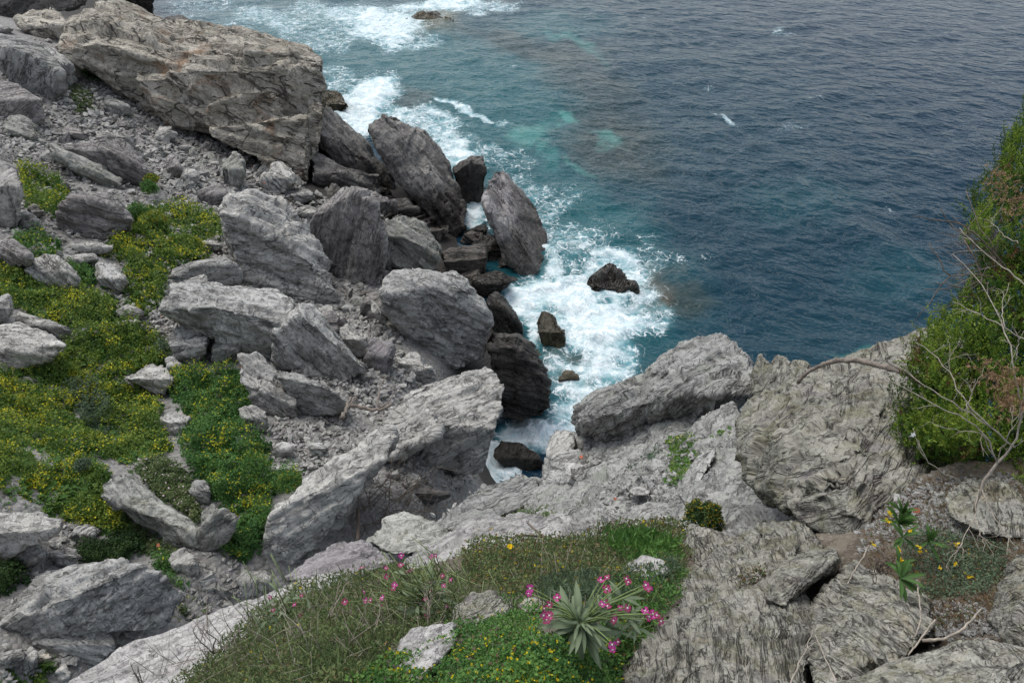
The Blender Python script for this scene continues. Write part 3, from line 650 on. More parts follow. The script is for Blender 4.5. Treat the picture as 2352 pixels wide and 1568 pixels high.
boulder('pale grey ridge boulder, longest and lowest, above the dark gully', 'pale', 28,
  [(890,935),(930,895),(1040,855),(1118,838),(1134,843),(1161,885),(1156,925),(1140,985),(1112,1088),(1080,1096),(1050,1062),(980,1062),(905,1062),(872,1022)],
  [(880,1005),(940,980),(1020,975),(1062,1000),(1140,985)], D=20.3, front=.55, top=.85, lump=1.1,
  more=[([(830,1035),(900,985),(908,1002),(882,1048),(842,1112),(782,1192),(712,1272),(632,1328),(592,1312),(600,1270),(620,1222),(626,1162),(702,1112)],
         [(620,1180),(717,1150),(762,1117),(808,1090),(887,1052)], 15.8, dict(front=.35, top=.9, thick=.5)),
        ([(830,1040),(880,975),(960,930),(1000,950),(1010,1000),(960,1030),(900,1050)], [(830,1060),(1010,1000)], 18.3, dict(front=.4, top=.9))], name='ridge_boulder', settle='min')
boulder('grey foot stone at the lower tip of the ridge boulder', 'pale', 45, [(532,1342),(558,1302),(600,1308),(624,1330),(585,1368),(542,1366)])
boulder('two-tone grey boulder, bright top and dark front, in the middle', 'grey', -14, [(365,712),(387,650),(440,640),(548,646),(634,658),(688,688),(662,742),(646,772),(624,832),(610,837),(560,812),(480,777),(372,722)],
  [(365,712),(490,706),(590,757),(650,742)], D=24.6, front=.75, top=1.1)
boulder('bright white stone perched on the two-tone boulder', 'pale', 12, [(404,662),(420,645),(467,626),(482,640),(497,676),(482,698),(443,701),(414,678)], D=23.9, front=.5, settle=False)
boulder('smooth grey slab behind the perched white stone', 'grey', 8, [(377,642),(395,620),(440,600),(522,586),(562,630),(556,652),(490,656),(400,652)], [(377,640),(450,610),(540,604)], D=27.3, name='rock_slab', rough=.5)
boulder('grey leaning boulder right of the two-tone boulder', 'grey', -50, [(640,775),(682,690),(716,695),(746,740),(790,800),(847,852),(842,862),(800,856),(790,882),(755,882),(700,862),(626,832)],
  [(630,760),(690,722),(740,790),(800,850)], D=24.8, front=.4, name='leaning_boulder')
boulder('lined grey boulder, left of a pair under the two-tone boulder', 'grey', 10, [(383,784),(407,757),(460,746),(478,766),(478,812),(444,853),(402,832)], D=22.2)
boulder('angular grey slab, right of a pair under the two-tone boulder', 'grey', 48, [(478,828),(493,783),(513,764),(558,784),(536,814),(502,848)], D=22)
boulder('small grey stone left of the lined boulder', 'grey', 20, [(378,826),(396,818),(420,838),(412,862),(386,854)])
boulder('long pale flaky slab sloping down beside the green shrub', 'pale', -32, [(546,813),(593,808),(612,828),(648,876),(681,926),(674,956),(624,962),(594,928),(578,880)], [(546,880),(600,925),(640,938),(680,930)], D=20.8, front=.6, top=.8, name='rock_slab')
boulder('dark sided boulder right of the flaky slab', 'grey', -14, [(632,855),(694,858),(750,880),(802,926),(792,948),(740,962),(682,957),(655,892)], [(632,868),(700,878),(760,895),(800,930)], D=20.8, front=.6)
boulder('pale purple stone at the foot of the flaky slab', 'pale', -30, [(547,942),(580,930),(612,945),(619,985),(590,992),(560,966)], D=19.6)
boulder('white flat-topped stone in the shrubs', 'pale', -6, [(276,866),(330,850),(346,836),(380,835),(401,866),(382,906),(360,912),(302,882)], D=19.5, front=.5)
boulder('pointed white stone half sunk in the green shrub', 'pale', -35, [(371,956),(415,938),(438,965),(430,985),(400,1006),(378,982)], D=18.4)
boulder('long grey boulder with a rusty foot among shrubs', 'green', -38, [(230,1112),(260,1088),(292,1085),(333,1108),(361,1148),(424,1186),(461,1232),(448,1274),(410,1264),(350,1230),(290,1194),(253,1140)],
  [(235,1140),(300,1190),(380,1215),(455,1228)], D=14.7, front=.6, top=.8, name='long_boulder')
boulder('greenish squared boulder right of the long grey one', 'green', 40, [(456,1262),(462,1172),(490,1152),(541,1190),(521,1236),(480,1272)], [(456,1200),(490,1170),(540,1195)], D=14.8)
boulder('grey stone above the squared boulder', 'grey', -30, [(430,1122),(455,1100),(472,1110),(490,1136),(481,1162),(450,1156)], D=16.2)
boulder('overhanging slab at the left edge, white top and black front', 'pale', 6, [(-40,1184),(0,1182),(97,1180),(148,1199),(136,1216),(78,1242),(0,1288),(-40,1292)], [(-40,1228),(0,1224),(60,1217),(137,1210)], D=13.6, front=.9, top=1.1, name='rock_slab')
boulder('huge dark rippled boulder in the lower left corner', 'grey', 26, [(-60,1440),(0,1412),(37,1356),(81,1321),(148,1305),(231,1291),(289,1285),(330,1289),(365,1321),(419,1361),(394,1424),(342,1446),(261,1452),(160,1430),(80,1452),(-60,1490)],
  [(-60,1470),(0,1440),(150,1400),(250,1345),(330,1300),(365,1320)], D=12.6, front=.55, top=.8, rough=1.1, layer=.7, name='rippled_boulder')
boulder('smooth blue grey rock below the huge rippled boulder', 'grey', -20, [(70,1476),(92,1451),(150,1430),(202,1432),(250,1446),(267,1466),(264,1494),(228,1528),(194,1542),(150,1510),(104,1496)], D=11.9, rough=.6, lump=1.4)
boulder('small tan stone near the lower left corner', 'warm', 10, [(86,1512),(105,1497),(119,1510),(116,1526),(90,1526)], D=11.6)
boulder('upright grey stone near the lower left corner', 'grey', 70, [(42,1502),(62,1490),(86,1494),(88,1530),(60,1548),(44,1540)], D=11.6)
boulder('dark flat stone under the huge rippled boulder', 'grey', 14, [(-30,1512),(0,1500),(55,1487),(58,1505),(40,1530),(-30,1540)], D=11.8)
boulder('pale stone at the bottom edge beside yellow flowers', 'pale', 20, [(122,1548),(145,1523),(167,1542),(150,1575),(124,1572)], D=11.3)
boulder('grey stone under the overhanging slab', 'grey', 30, [(28,1296),(60,1252),(94,1244),(112,1262),(96,1290),(70,1318),(40,1314)], D=13.1)
boulder('pale rounded stone right of the grey stone under the slab', 'pale', -10, [(108,1266),(150,1256),(178,1258),(192,1278),(180,1302),(132,1308)], D=13.1)
boulder('dark grey stone beside the long boulder and white slab', 'grey', 60, [(165,1228),(178,1210),(200,1206),(218,1214),(214,1245),(190,1252),(170,1248)], D=13.6)
boulder('pale grey upright stone below the long boulder', 'pale', 60, [(388,1272),(420,1258),(436,1268),(452,1292),(456,1322),(440,1342),(415,1322)], D=14)
boulder('small blue grey stone by the pink slab, left of two', 'grey', 15, [(420,1352),(440,1338),(454,1362),(438,1378)], D=13.8)
boulder('small dark stone by the pink slab, right of two', 'grey', 20, [(454,1348),(474,1337),(496,1338),(500,1352),(480,1364),(458,1362)], D=13.8)
boulder('thin pale triangular slab behind the pink ledge', 'green', -50, [(494,1334),(506,1334),(530,1358),(542,1374),(510,1382)], D=13.6, name='rock_slab')
boulder('purple upright slab in the stone fall', 'purple', 70, [(838,838),(852,783),(876,780),(904,793),(904,833),(883,864)], D=25.2, front=.5, name='rock_slab')
boulder('white flaky block in the stone fall', 'pale', -30, [(778,748),(800,739),(836,779),(850,812),(823,828),(792,814)], D=26.5, front=.6)
boulder('white block with a dark hollow below its top', 'pale', -14, [(908,820),(956,807),(980,833),(1001,866),(980,882),(942,868)], [(908,832),(950,838),(990,842)], D=25, front=.7)
boulder('white tilted stone resting against the large grey boulder', 'pale', -50, [(872,694),(889,688),(922,726),(920,749),(890,744)], D=28, settle=False)
boulder('thin grey sliver stone left of the white tilted stone', 'pale', -62, [(854,694),(862,693),(886,738),(880,747)], D=28, settle=False)
boulder('squarish white stone right of the white tilted stone', 'pale', 10, [(898,693),(929,690),(933,712),(912,714)], D=28.5, settle=False)
boulder('rounded dark stone at the head of the stone fall', 'brown', 10, [(728,732),(765,711),(783,730),(780,760),(750,772),(735,760)], D=27)
boulder('flat grey stone under the layered block', 'grey', 10, [(776,705),(800,694),(822,708),(812,720),(790,724)], D=28)
boulder('long grey splinter slab pointing into the stone fall', 'grey', -42, [(786,822),(800,808),(830,836),(850,856),(836,862),(812,846)], D=24.2, name='rock_slab')
boulder('grey flat stone below the purple slab', 'grey', 12, [(806,870),(820,852),(850,856),(862,870),(838,878)], D=24)
boulder('upright spotted boulder in the rubble field', 'green', 70, [(506,420),(514,370),(540,347),(558,364),(562,400),(546,432),(520,436)], D=40, front=.5)
boulder('pale angular boulder under the headland foot', 'pale', -40, [(602,428),(625,376),(650,371),(680,405),(662,440),(630,452)], D=41, front=.5)
boulder('dark blocky stone in the rubble field', 'brown', 80, [(380,390),(388,357),(410,354),(419,390),(415,414),(390,412)], D=38)
boulder('pale rounded stone next to the dark blocky stone', 'pale', -30, [(415,412),(425,388),(440,386),(458,405),(448,424),(425,426)], D=38)
boulder('low purple grey stone above the layered block', 'brown', 20, [(456,450),(480,424),(512,424),(522,450),(500,472),(470,470)], D=36)
boulder('rounded white stone behind the layered block', 'pale', 5, [(678,486),(700,474),(728,480),(727,497),(704,507)], D=37.5)
boulder('grey lined stone behind the rounded white stone', 'grey', -25, [(664,446),(690,432),(720,442),(728,462),(700,470),(676,462)], D=40)
boulder('block of grey stone under the headland rubble', 'grey', -20, [(232,246),(240,225),(270,219),(300,238),(302,262),(265,272)], D=44)
boulder('purple stone left of the headland wall', 'brown', 70, [(282,212),(292,196),(308,192),(314,206),(300,226),(288,228)], D=46)
boulder('upright grey stone by the headland wall', 'grey', 60, [(312,250),(318,228),(332,226),(340,246),(330,258)], D=45)
boulder('pale block under the overhang of the headland', 'pale', -10, [(350,302),(364,287),(394,288),(410,315),(386,332),(356,322)], D=43.5)
boulder('pale purple lined stone below the overhang', 'pink', 0, [(404,335),(420,322),(444,326),(446,345),(425,352),(406,346)], D=42.5)
boulder('pale flat stone at the upper edge of the yellow mat', 'pale', 15, [(372,490),(390,484),(405,492),(398,506),(378,504)], D=33)
boulder('flat lined pale stone under the layered block corner', 'pale', -15, [(446,560),(465,548),(500,552),(516,568),(500,578),(466,574)], D=30)
boulder('dark flat boulder lying in the gully', 'dark', 6, [(914,1130),(935,1115),(990,1112),(1035,1128),(1040,1140),(1010,1156),(975,1160),(935,1145)], D=17.5, name='gully_rock')
boulder('pale stone standing at the gully mouth', 'pale', 40, [(1026,1104),(1045,1082),(1068,1086),(1076,1105),(1062,1128),(1040,1126)], D=18)
boulder('rounded pale stone on the ridge boulder foot', 'pale', 10, [(706,1074),(714,1066),(726,1066),(733,1074),(728,1084),(712,1084)], D=16.8, settle=False)
boulder('white flat stone at the tip of the shrub', 'pale', 8, [(606,1076),(640,1063),(675,1078),(660,1092),(630,1098)], D=16.6, name='rock_slab')
boulder('grey rubble stone in the gravel bowl', 'grey', -10, [(698,1025),(715,1012),(745,1012),(757,1030),(742,1052),(715,1050)], D=18.2)
boulder('second grey rubble stone near the shrub edge', 'grey', 20, [(625,1030),(645,1015),(670,1022),(672,1048),(648,1056),(628,1048)], D=18)
# --- rocks out in the surf
boulder('dark ribbed rock with foam washing over it', 'wet', 52, [(1352,668),(1362,622),(1400,594),(1432,602),(1458,636),(1464,660),(1444,692),(1400,694)], D=38.0, name='sea_rock', rough=2.4, layer=1.5, front=.3, top=1.25, sink=.55)
boulder('olive brown rock standing in white foam', 'algae', 75, [(1228,736),(1243,713),(1272,718),(1286,760),(1299,786),(1292,816),(1266,822),(1240,792)], D=30.2, name='sea_rock', front=.4)
boulder('low brown rock awash below the olive one', 'algae', 10, [(1280,876),(1300,850),(1328,858),(1336,880),(1316,896),(1290,894)], D=28.4, name='sea_rock')
boulder('small brown rock between black block and foam', 'algae', 20, [(1224,800),(1240,796),(1246,825),(1234,836),(1226,826)], D=30, name='sea_rock')
boulder('tiny brown rock awash near the pale cliff', 'algae', 10, [(1262,908),(1280,902),(1298,912),(1284,922),(1266,922)], D=27.9, name='sea_rock')
boulder('flat brown rock awash in the surf at the top edge', 'algae', 5, [(922,34),(955,16),(1005,10),(1042,28),(1046,48),(1000,60),(945,54)], D=80, name='sea_rock', front=.15, top=1.3, sink=.62, rough=1.6)

# ------------------------------------------------------------------ the near cliff: ledges as surfaces with a drop behind their edge
def depth_field(ctrl):
    C = np.array(ctrl, float); X = C[:, :2] / 400.0
    n = len(C)
    K = _tps(((X[:, None] - X[None]) ** 2).sum(-1)) + np.eye(n) * 0.02
    Pm = np.c_[np.ones(n), X]
    W = np.linalg.solve(np.block([[K, Pm], [Pm.T, np.zeros((3, 3))]]), np.r_[np.log(C[:, 2]), 0, 0, 0])
    lo, hi = C[:, 2].min() * 0.8, C[:, 2].max() * 1.15
    def f(u, v):
        u, v = np.asarray(u, float), np.asarray(v, float); q = np.stack([u.ravel(), v.ravel()], 1) / 400.0
        r = np.exp(_tps(((q[:, None] - X[None]) ** 2).sum(-1)) @ W[:-3] + W[-3] + q @ W[-2:])
        return np.clip(r, lo, hi).reshape(u.shape)
    return f
def ledge(name, poly, field, mat, step=5, amp=1.0, ang=20, tilt=.3, drop=3.0, layer=1.0):
    us, vs = np.arange(min(p[0] for p in poly), max(p[0] for p in poly), step), np.arange(min(p[1] for p in poly), max(p[1] for p in poly), step)
    U, Vv = np.meshgrid(us, vs, indexing='ij')
    ins = in_poly(U.ravel(), Vv.ravel(), poly)
    d = field(U, Vv).ravel()
    P = at(U.ravel(), Vv.ravel(), d)
    n, m = U.shape
    F = grid_faces(n, m)
    F = F[ins[F].all(1)]
    Dm = float(np.median(d[ins])); ds = Dm / 20.0
    R = strata_frame(ang, tilt)
    sc = (P @ R.T) / ds
    w = sc[:, 2]; T = 0.34 * layer
    wob = 0.35 * fbm(sc * 0.55, 3, 5)
    G = P.reshape(n, m, 3)
    N = np.cross(np.gradient(G, axis=0), np.gradient(G, axis=1)).reshape(-1, 3)
    N /= np.linalg.norm(N, axis=1, keepdims=True) + 1e-12
    N *= np.sign((N * (EYE - P)).sum(1))[:, None]
    h = 0.10 * fbm(sc * 0.5, 4, 3) + 0.04 * fbm(sc * 2.2, 3, 6) + 0.10 * facets(sc * np.array([.6, .6, 1.4]), 51) + 0.04 * facets(sc * np.array([1.7, 1.7, 4]), 61)
    for T_, A_, G_ in ((T * 2.6, 0.08, 0.06), (T, 0.04, 0.035), (T * .45, .02, .015)):
        qq = w / T_ + wob; i = np.floor(qq); f = qq - i
        b, c = np.floor(sc[:, 0] / (T_ * 5) + hash3(i, i, i, 2)), np.floor(sc[:, 1] / (T_ * 4) + hash3(i, i, i, 4))
        h = h + A_ * hash3(i, b, c, 8) - G_ * (1 - smooth(0, .16, np.minimum(f, 1 - f)))
    P = P + N * (h * ds * amp)[:, None]
    # drop behind the edge
    E = np.concatenate([F[:, [0, 1]], F[:, [1, 2]], F[:, [2, 3]], F[:, [3, 0]]])
    key = np.sort(E, 1); _, idx, cnt = np.unique(key, axis=0, return_index=True, return_counts=True)
    be = E[idx[cnt == 1]]
    bv = np.unique(be); mp = np.zeros(len(P), int); mp[bv] = np.arange(len(bv)) + len(P)
    away = FWD * np.array([1, 1, 0]); away = away / np.linalg.norm(away)
    low = P[bv] + np.array([0, 0, -drop]) + away * drop * 0.1
    F = np.concatenate([F, np.c_[be[:, 1], be[:, 0], mp[be[:, 0]], mp[be[:, 1]]]])
    V = np.concatenate([P, low]); S3 = np.concatenate([sc, (low @ R.T) / ds])
    used = np.unique(F); re = np.zeros(len(V), int); re[used] = np.arange(len(used))
    me = mesh_from(name, V[used], re[F], MAT[mat])
    set_vec(me, 'sc', S3[used] * 1.9)
    o = link(name, me); o['ds'] = ds * 0.6
    tag(o, kind='structure')
    return o
def cloud(pts, back=0.5, push=None):
    """points (u, v, d) of a visible face -> a solid reaching back and down from it"""
    A = np.array(pts, float)
    P = at(A[:, 0], A[:, 1], A[:, 2])
    cu, cv = A[:, 0].mean(), A[:, 1].mean()
    b = A[:, 2].max() * (1 + back * 0.2) + (push or 0.15 * A[:, 2].mean() * back)
    Q = at(cu + 0.9 * (A[:, 0] - cu), cv + 0.9 * (A[:, 1] - cv), np.full(len(A), b))
    return np.concatenate([P, Q])
def bands(solids, pts, ang, n, width, length, proud, seed):
    """thick plates of bedding lying on the visible face of the solids: each its own length, height and overhang"""
    from mathutils.bvhtree import BVHTree
    trees = []
    for q in solids:
        bm = bmesh.new()
        for p_ in q: bm.verts.new(p_)
        bmesh.ops.convex_hull(bm, input=bm.verts)
        trees.append(BVHTree.FromBMesh(bm)); bm.free()
    def f(us, vs):
        out = []
        for ry in ray(us, vs):
            best = 99.0; dv = Vector(ry).normalized()
            for t_ in trees:
                hit = t_.ray_cast(Vector(EYE), dv)
                if hit[0] is not None: best = min(best, float((np.array(hit[0]) - EYE) @ FWD))
            out.append(best)
        return np.array(out)
    r = np.random.default_rng(seed); A = np.array(pts, float); out = []
    ca_, sa_ = math.cos(math.radians(ang)), -math.sin(math.radians(ang))
    for k in range(n):
        w3 = r.dirichlet((1.0, 1.0, 1.0)); c = w3 @ A[r.choice(len(A), 3, replace=False), :2]
        L, W = length[0] + (length[1] - length[0]) * r.random(), width[0] + (width[1] - width[0]) * r.random()
        q = []
        for a, b in ((-.5, -.45), (-.42, .5), (.1, .55), (.5, .4), (.44, -.5), (-.05, -.56)):
            a, b = a + .08 * r.normal(), b + .08 * r.normal()
            q.append((c[0] + ca_ * L * a - sa_ * W * b, c[1] + sa_ * L * a + ca_ * W * b))
        q = np.array(q)
        d = f(q[:, 0], q[:, 1])
        if d.max() > 90 or np.ptp(d) > .3 * d.mean(): continue
        pr = d.mean() * (proud[0] + (proud[1] - proud[0]) * r.random())
        tip = pr * (.5 + .5 * r.random(6))
        P = at(q[:, 0], q[:, 1], d - tip); Q = at(q[:, 0], q[:, 1], d + pr * 3)
        out.append(np.concatenate([P, Q]))
    return out
def near_rock(label, mat, ang, clouds, name='rock_outcrop', D=None, tilt=.2, rough=1.0, layer=1.0, lump=1.0, res=2.5, back=.5, bed=.9, plates=None, nearer=1.0):
    clouds = [[(u, v, d * nearer) for u, v, d in c] for c in clouds]
    SOL = [cloud(c, back) for c in clouds]
    A = np.concatenate([np.array(c, float) for c in clouds])
    D = D or float(A[:, 2].mean())
    size = max(math.sqrt(np.ptp(np.array(c, float)[:, 0]) * np.ptp(np.array(c, float)[:, 1])) for c in clouds) * D / FPX
    return rock_from_points(name, SOL + (bands(SOL, clouds[0], *plates) if plates else []), D, size, mat, ang, tilt, label, 'rock', None, rough, layer, lump, res, bed=bed)

M_FIELD = depth_field([(1000,1190,12.3),(1130,1105,14.5),(1250,1050,13.5),(1400,1030,11.3),(1560,970,9.7),(1690,960,8.5),(1720,1100,6.2),(1780,1200,4.6),
    (1640,1260,4.7),(1500,1200,7.0),(1400,1200,8.0),(1200,1220,9.2),(1050,1230,10.5),(1330,1110,10.6),(1550,1100,7.8),(1180,1140,12)])
M_POLY = [(985,1205),(1030,1165),(1080,1130),(1130,1108),(1180,1092),(1240,1082),(1262,1010),(1290,985),(1330,985),(1420,985),(1560,940),(1690,925),(1740,1000),(1840,1200),(1700,1330),(1560,1290),(1480,1250),(1400,1240),(1200,1260),(1050,1250),(940,1260)]
ledge('cliff_shoulder', M_POLY, M_FIELD, 'shoulder', 4.5, 1.5, 32, .1, 5.0, .8)
L_FIELD = depth_field([(1176,1568,1.55),(1350,1430,2.02),(640,1500,2.7),(200,1568,5.0),(560,1410,5.2),(400,1568,3.6),(870,1290,5.6),(1000,1400,2.9),(1250,1280,4.4),(1100,1225,6.2),
    (1400,1200,6.0),(1450,1300,3.6),(1000,1568,1.9),(600,1600,2.3),(800,1450,2.5),(1550,1330,2.9),(700,1360,4.2),(1580,1250,4.6),(1430,1500,2.25),(1440,1600,2.1)])
L_POLY = [(330,1640),(430,1560),(520,1490),(620,1405),(700,1360),(800,1330),(900,1305),(960,1305),(1080,1262),(1200,1244),(1330,1238),(1400,1215),(1500,1205),(1570,1250),(1620,1320),(1500,1460),(1450,1640)]
def earth_material():
    t = NT('dry earth'); p = t.new('ShaderNodeNewGeometry').outputs['Position']
    n1, n2 = t.noise(p, 6, 5, .65), t.noise(p, 60, 5, .7)
    c = t.mix(t.ramp(n1, .4, .62), (0.075, 0.058, 0.040), (0.15, 0.125, 0.095))
    c = t.mix(t.math('MULTIPLY', t.ramp(n2, .5, .66), .7), c, (0.24, 0.22, 0.19))
    t.l.new(c, t.b.inputs['Base Color']); t.b.inputs['Roughness'].default_value = .95
    t.l.new(t.new('ShaderNodeBump', {'Strength': 1.0, 'Distance': .012, 'Height': n2}).outputs[0], t.b.inputs['Normal'])
    return t.m
MAT['earth'] = earth_material()
ledge('cliff_top_earth', L_POLY, L_FIELD, 'earth', 6, .5, 20, .3, 1.2)
S_FIELD = depth_field([(1980,1200,3.0),(2100,1100,3.1),(2380,1090,2.8),(2380,1300,2.25),(2280,1430,2.05),(2100,1430,2.2),(1960,1300,2.65),(2150,1250,2.6),(1750,1330,3.05),(1850,1300,2.95),(1900,1390,2.6),(1780,1400,2.75)])
ledge('stony_earth', [(1690,1340),(1770,1235),(1940,1220),(2000,1160),(2080,1100),(2200,1060),(2420,1040),(2420,1480),(2250,1470),(2080,1450),(1980,1420),(1760,1425)], S_FIELD, 'earth', 6, .6, 20, .3, .8)

# outcrops of the right side
near_rock('pale crest rock against the sea, right of the surf', 'shoulder', 30, [[(1480,855,11.2),(1510,828,11.4),(1560,790,11.6),(1640,766,11.2),(1655,766,11),(1695,795,10.6),(1722,815,10.2),(1740,860,9.6),(1730,905,9.3),(1650,880,9.9),(1560,870,10.3),(1490,890,10.9),(1610,800,10.8)]], rough=1.5, layer=.8, plates=(34, 20, (14, 30), (60, 150), (.005, .018), 7))
near_rock('broad pale grey rock with a dark underside above the inlet', 'shoulder', 30, [[(1313,955,12.2),(1322,925,12.2),(1370,905,11.8),(1440,880,11.2),(1500,858,10.8),(1560,830,10.1),(1625,835,9.6),(1690,860,9.1),(1732,905,8.9),(1690,945,9.3),(1600,955,10.1),(1500,985,10.9),(1420,1012,11.6),(1340,1002,12.5),(1390,960,10.9),(1560,905,9.3),(1650,905,8.9),(1480,930,10.2)],
    [(1318,960,12.0),(1350,925,11.7),(1390,940,11.3),(1370,990,11.9),(1325,1000,12.2)]], rough=1.4, layer=.8, plates=(34, 34, (16, 36), (70, 190), (.005, .02), 6))
near_rock('jagged pale teeth of rock right of the crest', 'near', 65, [[(1722,900,8.6),(1730,850,8.4),(1746,812,8.3),(1775,845,7.9),(1790,900,7.6),(1760,930,7.8)],[(1765,860,8),(1783,817,8),(1800,820,7.8),(1832,862,7.4),(1830,910,7),(1780,910,7.4)],[(1812,860,7.4),(1824,832,7.5),(1848,832,7.2),(1862,852,6.8),(1850,900,6.2),(1815,900,6.8)]], D=7.8, rough=1.3)
near_rock('rounded grey boulder sitting in the pale gully', 'grey', -6, [[(1252,1112,11.6),(1258,1062,11.8),(1290,1038,12),(1332,1034,11.8),(1364,1064,11.5),(1372,1112,11.2),(1340,1152,11),(1312,1172,10.9),(1270,1152,11.2),(1310,1090,10.6),(1340,1110,10.6)]], name='boulder', back=.3)
near_rock('small pale rock at the head of the inlet, left of the rounded boulder', 'pale', 40, [[(1258,1045,12.7),(1262,1008,12.9),(1285,988,12.9),(1312,992,12.5),(1322,1025,12.2),(1300,1050,12.1),(1275,1060,12.3)]], name='boulder', back=.3)
near_rock('dark slanted slab standing beside the yellow green bush', 'grey', 52, [[(1558,1146,7.2),(1564,1108,7.3),(1598,1050,7.4),(1640,1028,7.2),(1645,1045,7.0),(1612,1100,6.8),(1582,1146,6.8)]], name='rock_slab', back=.15, layer=.6)
near_rock('flat pale stone lying on the pale slope', 'pale', 8, [[(1437,1128,8.1),(1452,1115,8.4),(1480,1113,8.3),(1500,1126,8),(1490,1138,7.8),(1455,1138,7.85)]], name='stone', back=.1)
near_rock('pale ledge block above the round dark bush', 'pink', -8, [[(1620,1132,6.4),(1650,1124,6.4),(1690,1130,6),(1702,1158,5.7),(1650,1158,5.9),(1622,1150,6.1)]], back=.2)
near_rock('bulging overhanging cliff rock of fine layers on the right', 'near', 36,
  [[(1688,960,4.9),(1722,918,5.0),(1790,885,5.1),(1850,850,5.3),(1960,815,5.6),(2060,785,5.7),(2112,756,5.9),(2150,738,6),(2220,770,5.4),(2260,900,4.2),(2240,1060,3.5),(2130,1100,3.2),(2080,1120,3.1),(2010,1190,3.0),(1900,1180,3.15),(1800,1170,3.5),(1720,1100,4.1),(1692,1030,4.5),(1780,1010,3.9),(1900,1050,3.35),(1980,980,3.5),(2060,900,4),(1850,930,4.2)],
   [(1800,1170,3.4),(1890,1080,3.2),(1970,1110,3.0),(2012,1170,2.95),(1975,1262,2.9),(1935,1268,2.92),(1860,1215,3.2)],
   [(1695,1030,4.5),(1790,1000,3.9),(1870,1080,3.4),(1850,1180,3.5),(1760,1150,3.9)]], name='cliff_rock', D=4.2, rough=1.15, layer=.9, plates=(38, 60, (22, 56), (80, 240), (.007, .024), 1))
near_rock('pale pointed outcrop below the round dark bush', 'near', 70, [[(1563,1300,4.3),(1568,1250,4.5),(1588,1206,4.6),(1612,1216,4.5),(1640,1238,4.2),(1690,1235,3.9),(1700,1270,3.6),(1640,1300,3.6),(1600,1318,3.7)]], rough=1.3, nearer=0.97)
near_rock('large steep rock face of upright layers at the bottom right', 'near', 66,
  [[(1405,1660,1.85),(1418,1520,2.15),(1450,1445,2.4),(1560,1335,2.85),(1625,1285,3.1),(1690,1225,3.5),(1760,1200,3.6),(1820,1215,3.3),(1850,1290,2.8),(1830,1390,2.35),(1870,1660,1.72),(1600,1480,2.08),(1500,1520,2.1),(1720,1330,2.7)],
   [(1690,1240,3.4),(1740,1190,3.6),(1850,1200,3.2),(1900,1260,2.9),(1830,1290,2.85),(1740,1290,3.0)]], name='cliff_rock', D=2.4, rough=1.1, layer=.9, plates=(64, 60, (22, 54), (80, 220), (.006, .018), 2))
near_rock('rounded ribbed block of layers at the bottom right, below the leafy plants', 'near', -60,
  [[(1835,1420,2.35),(1900,1330,2.5),(1960,1285,2.65),(2050,1330,2.45),(2130,1370,2.25),(2150,1440,2.05),(2110,1490,1.95),(2050,1535,1.85),(1980,1530,1.85),(1890,1590,1.75),(1850,1520,2.0),(1980,1400,2.15)],
   [(1930,1440,2.05),(1960,1420,2.05),(2020,1470,1.92),(2020,1530,1.82),(1980,1540,1.82),(1940,1500,1.9)]], name='cliff_rock', D=2.1, rough=1.2, plates=(-58, 40, (20, 44), (70, 170), (.006, .024), 3))
near_rock('low knobbly rock along the bottom right edge', 'near', 20, [[(1840,1660,1.62),(1900,1585,1.72),(2010,1545,1.76),(2090,1500,1.82),(2200,1462,1.88),(2300,1470,1.82),(2420,1500,1.7),(2420,1660,1.5),(2150,1580,1.6)]], name='cliff_rock', D=1.75, rough=1.1, plates=(24, 34, (20, 50), (60, 180), (.006, .022), 4))
near_rock('dark streaked rock at the right edge of the picture', 'near', -55, [[(2265,1420,2.05),(2285,1330,2.2),(2330,1270,2.25),(2440,1230,2.2),(2440,1520,1.75),(2310,1490,1.85),(2340,1390,1.9)]], name='cliff_rock', D=2, rough=1.1, plates=(-50, 16, (20, 44), (70, 160), (.004, .016), 5))
near_rock('blunt grey slab wedged in the cliff crack', 'near', 18, [[(1738,1338,2.72),(1800,1290,2.85),(1870,1262,2.9),(1925,1258,2.85),(1930,1285,2.72),(1860,1340,2.5),(1800,1392,2.38),(1758,1384,2.45),(1790,1335,2.5)]], name='rock_slab', D=2.6, layer=.7, back=.2, nearer=0.95)
near_rock('grey rock under the roots of the dry bush', 'near', 50, [[(2168,1132,2.8),(2225,1098,2.9),(2300,1108,2.75),(2380,1150,2.6),(2380,1240,2.4),(2260,1228,2.45),(2190,1190,2.6)]], D=2.6)
near_rock('long pinkish pale slab edge running up from the bottom left', 'pink', 27, [[(130,1660,4.7),(165,1568,5.2),(300,1488,5.9),(440,1436,6.4),(560,1398,6.8),(690,1334,7.3),(770,1305,7.3),(820,1325,6.9),(700,1380,6),(600,1440,5.2),(480,1540,4.3),(420,1660,3.8),(400,1530,4.8)]], name='rock_slab', D=5.4, layer=.6, plates=(27, 40, (14, 34), (90, 260), (.003, .010), 8))
near_rock('purple grey rock between the pink slab and the gully', 'purple', 15, [[(640,1335,7.7),(700,1290,8),(770,1250,8.2),(830,1238,8.1),(872,1262,7.8),(908,1288,7.4),(850,1318,7.1),(760,1330,7.2)]], D=7.7, rough=1.2)
near_rock('greenish hump of rock at the edge of the gully', 'green', 12, [[(845,1245,9.6),(890,1192,10),(930,1178,10),(1005,1200,9.6),(1050,1238,9.2),(980,1270,8.7),(900,1275,8.9)]], D=9.4, plates=(14, 12, (14, 30), (60, 120), (.003, .012), 10))
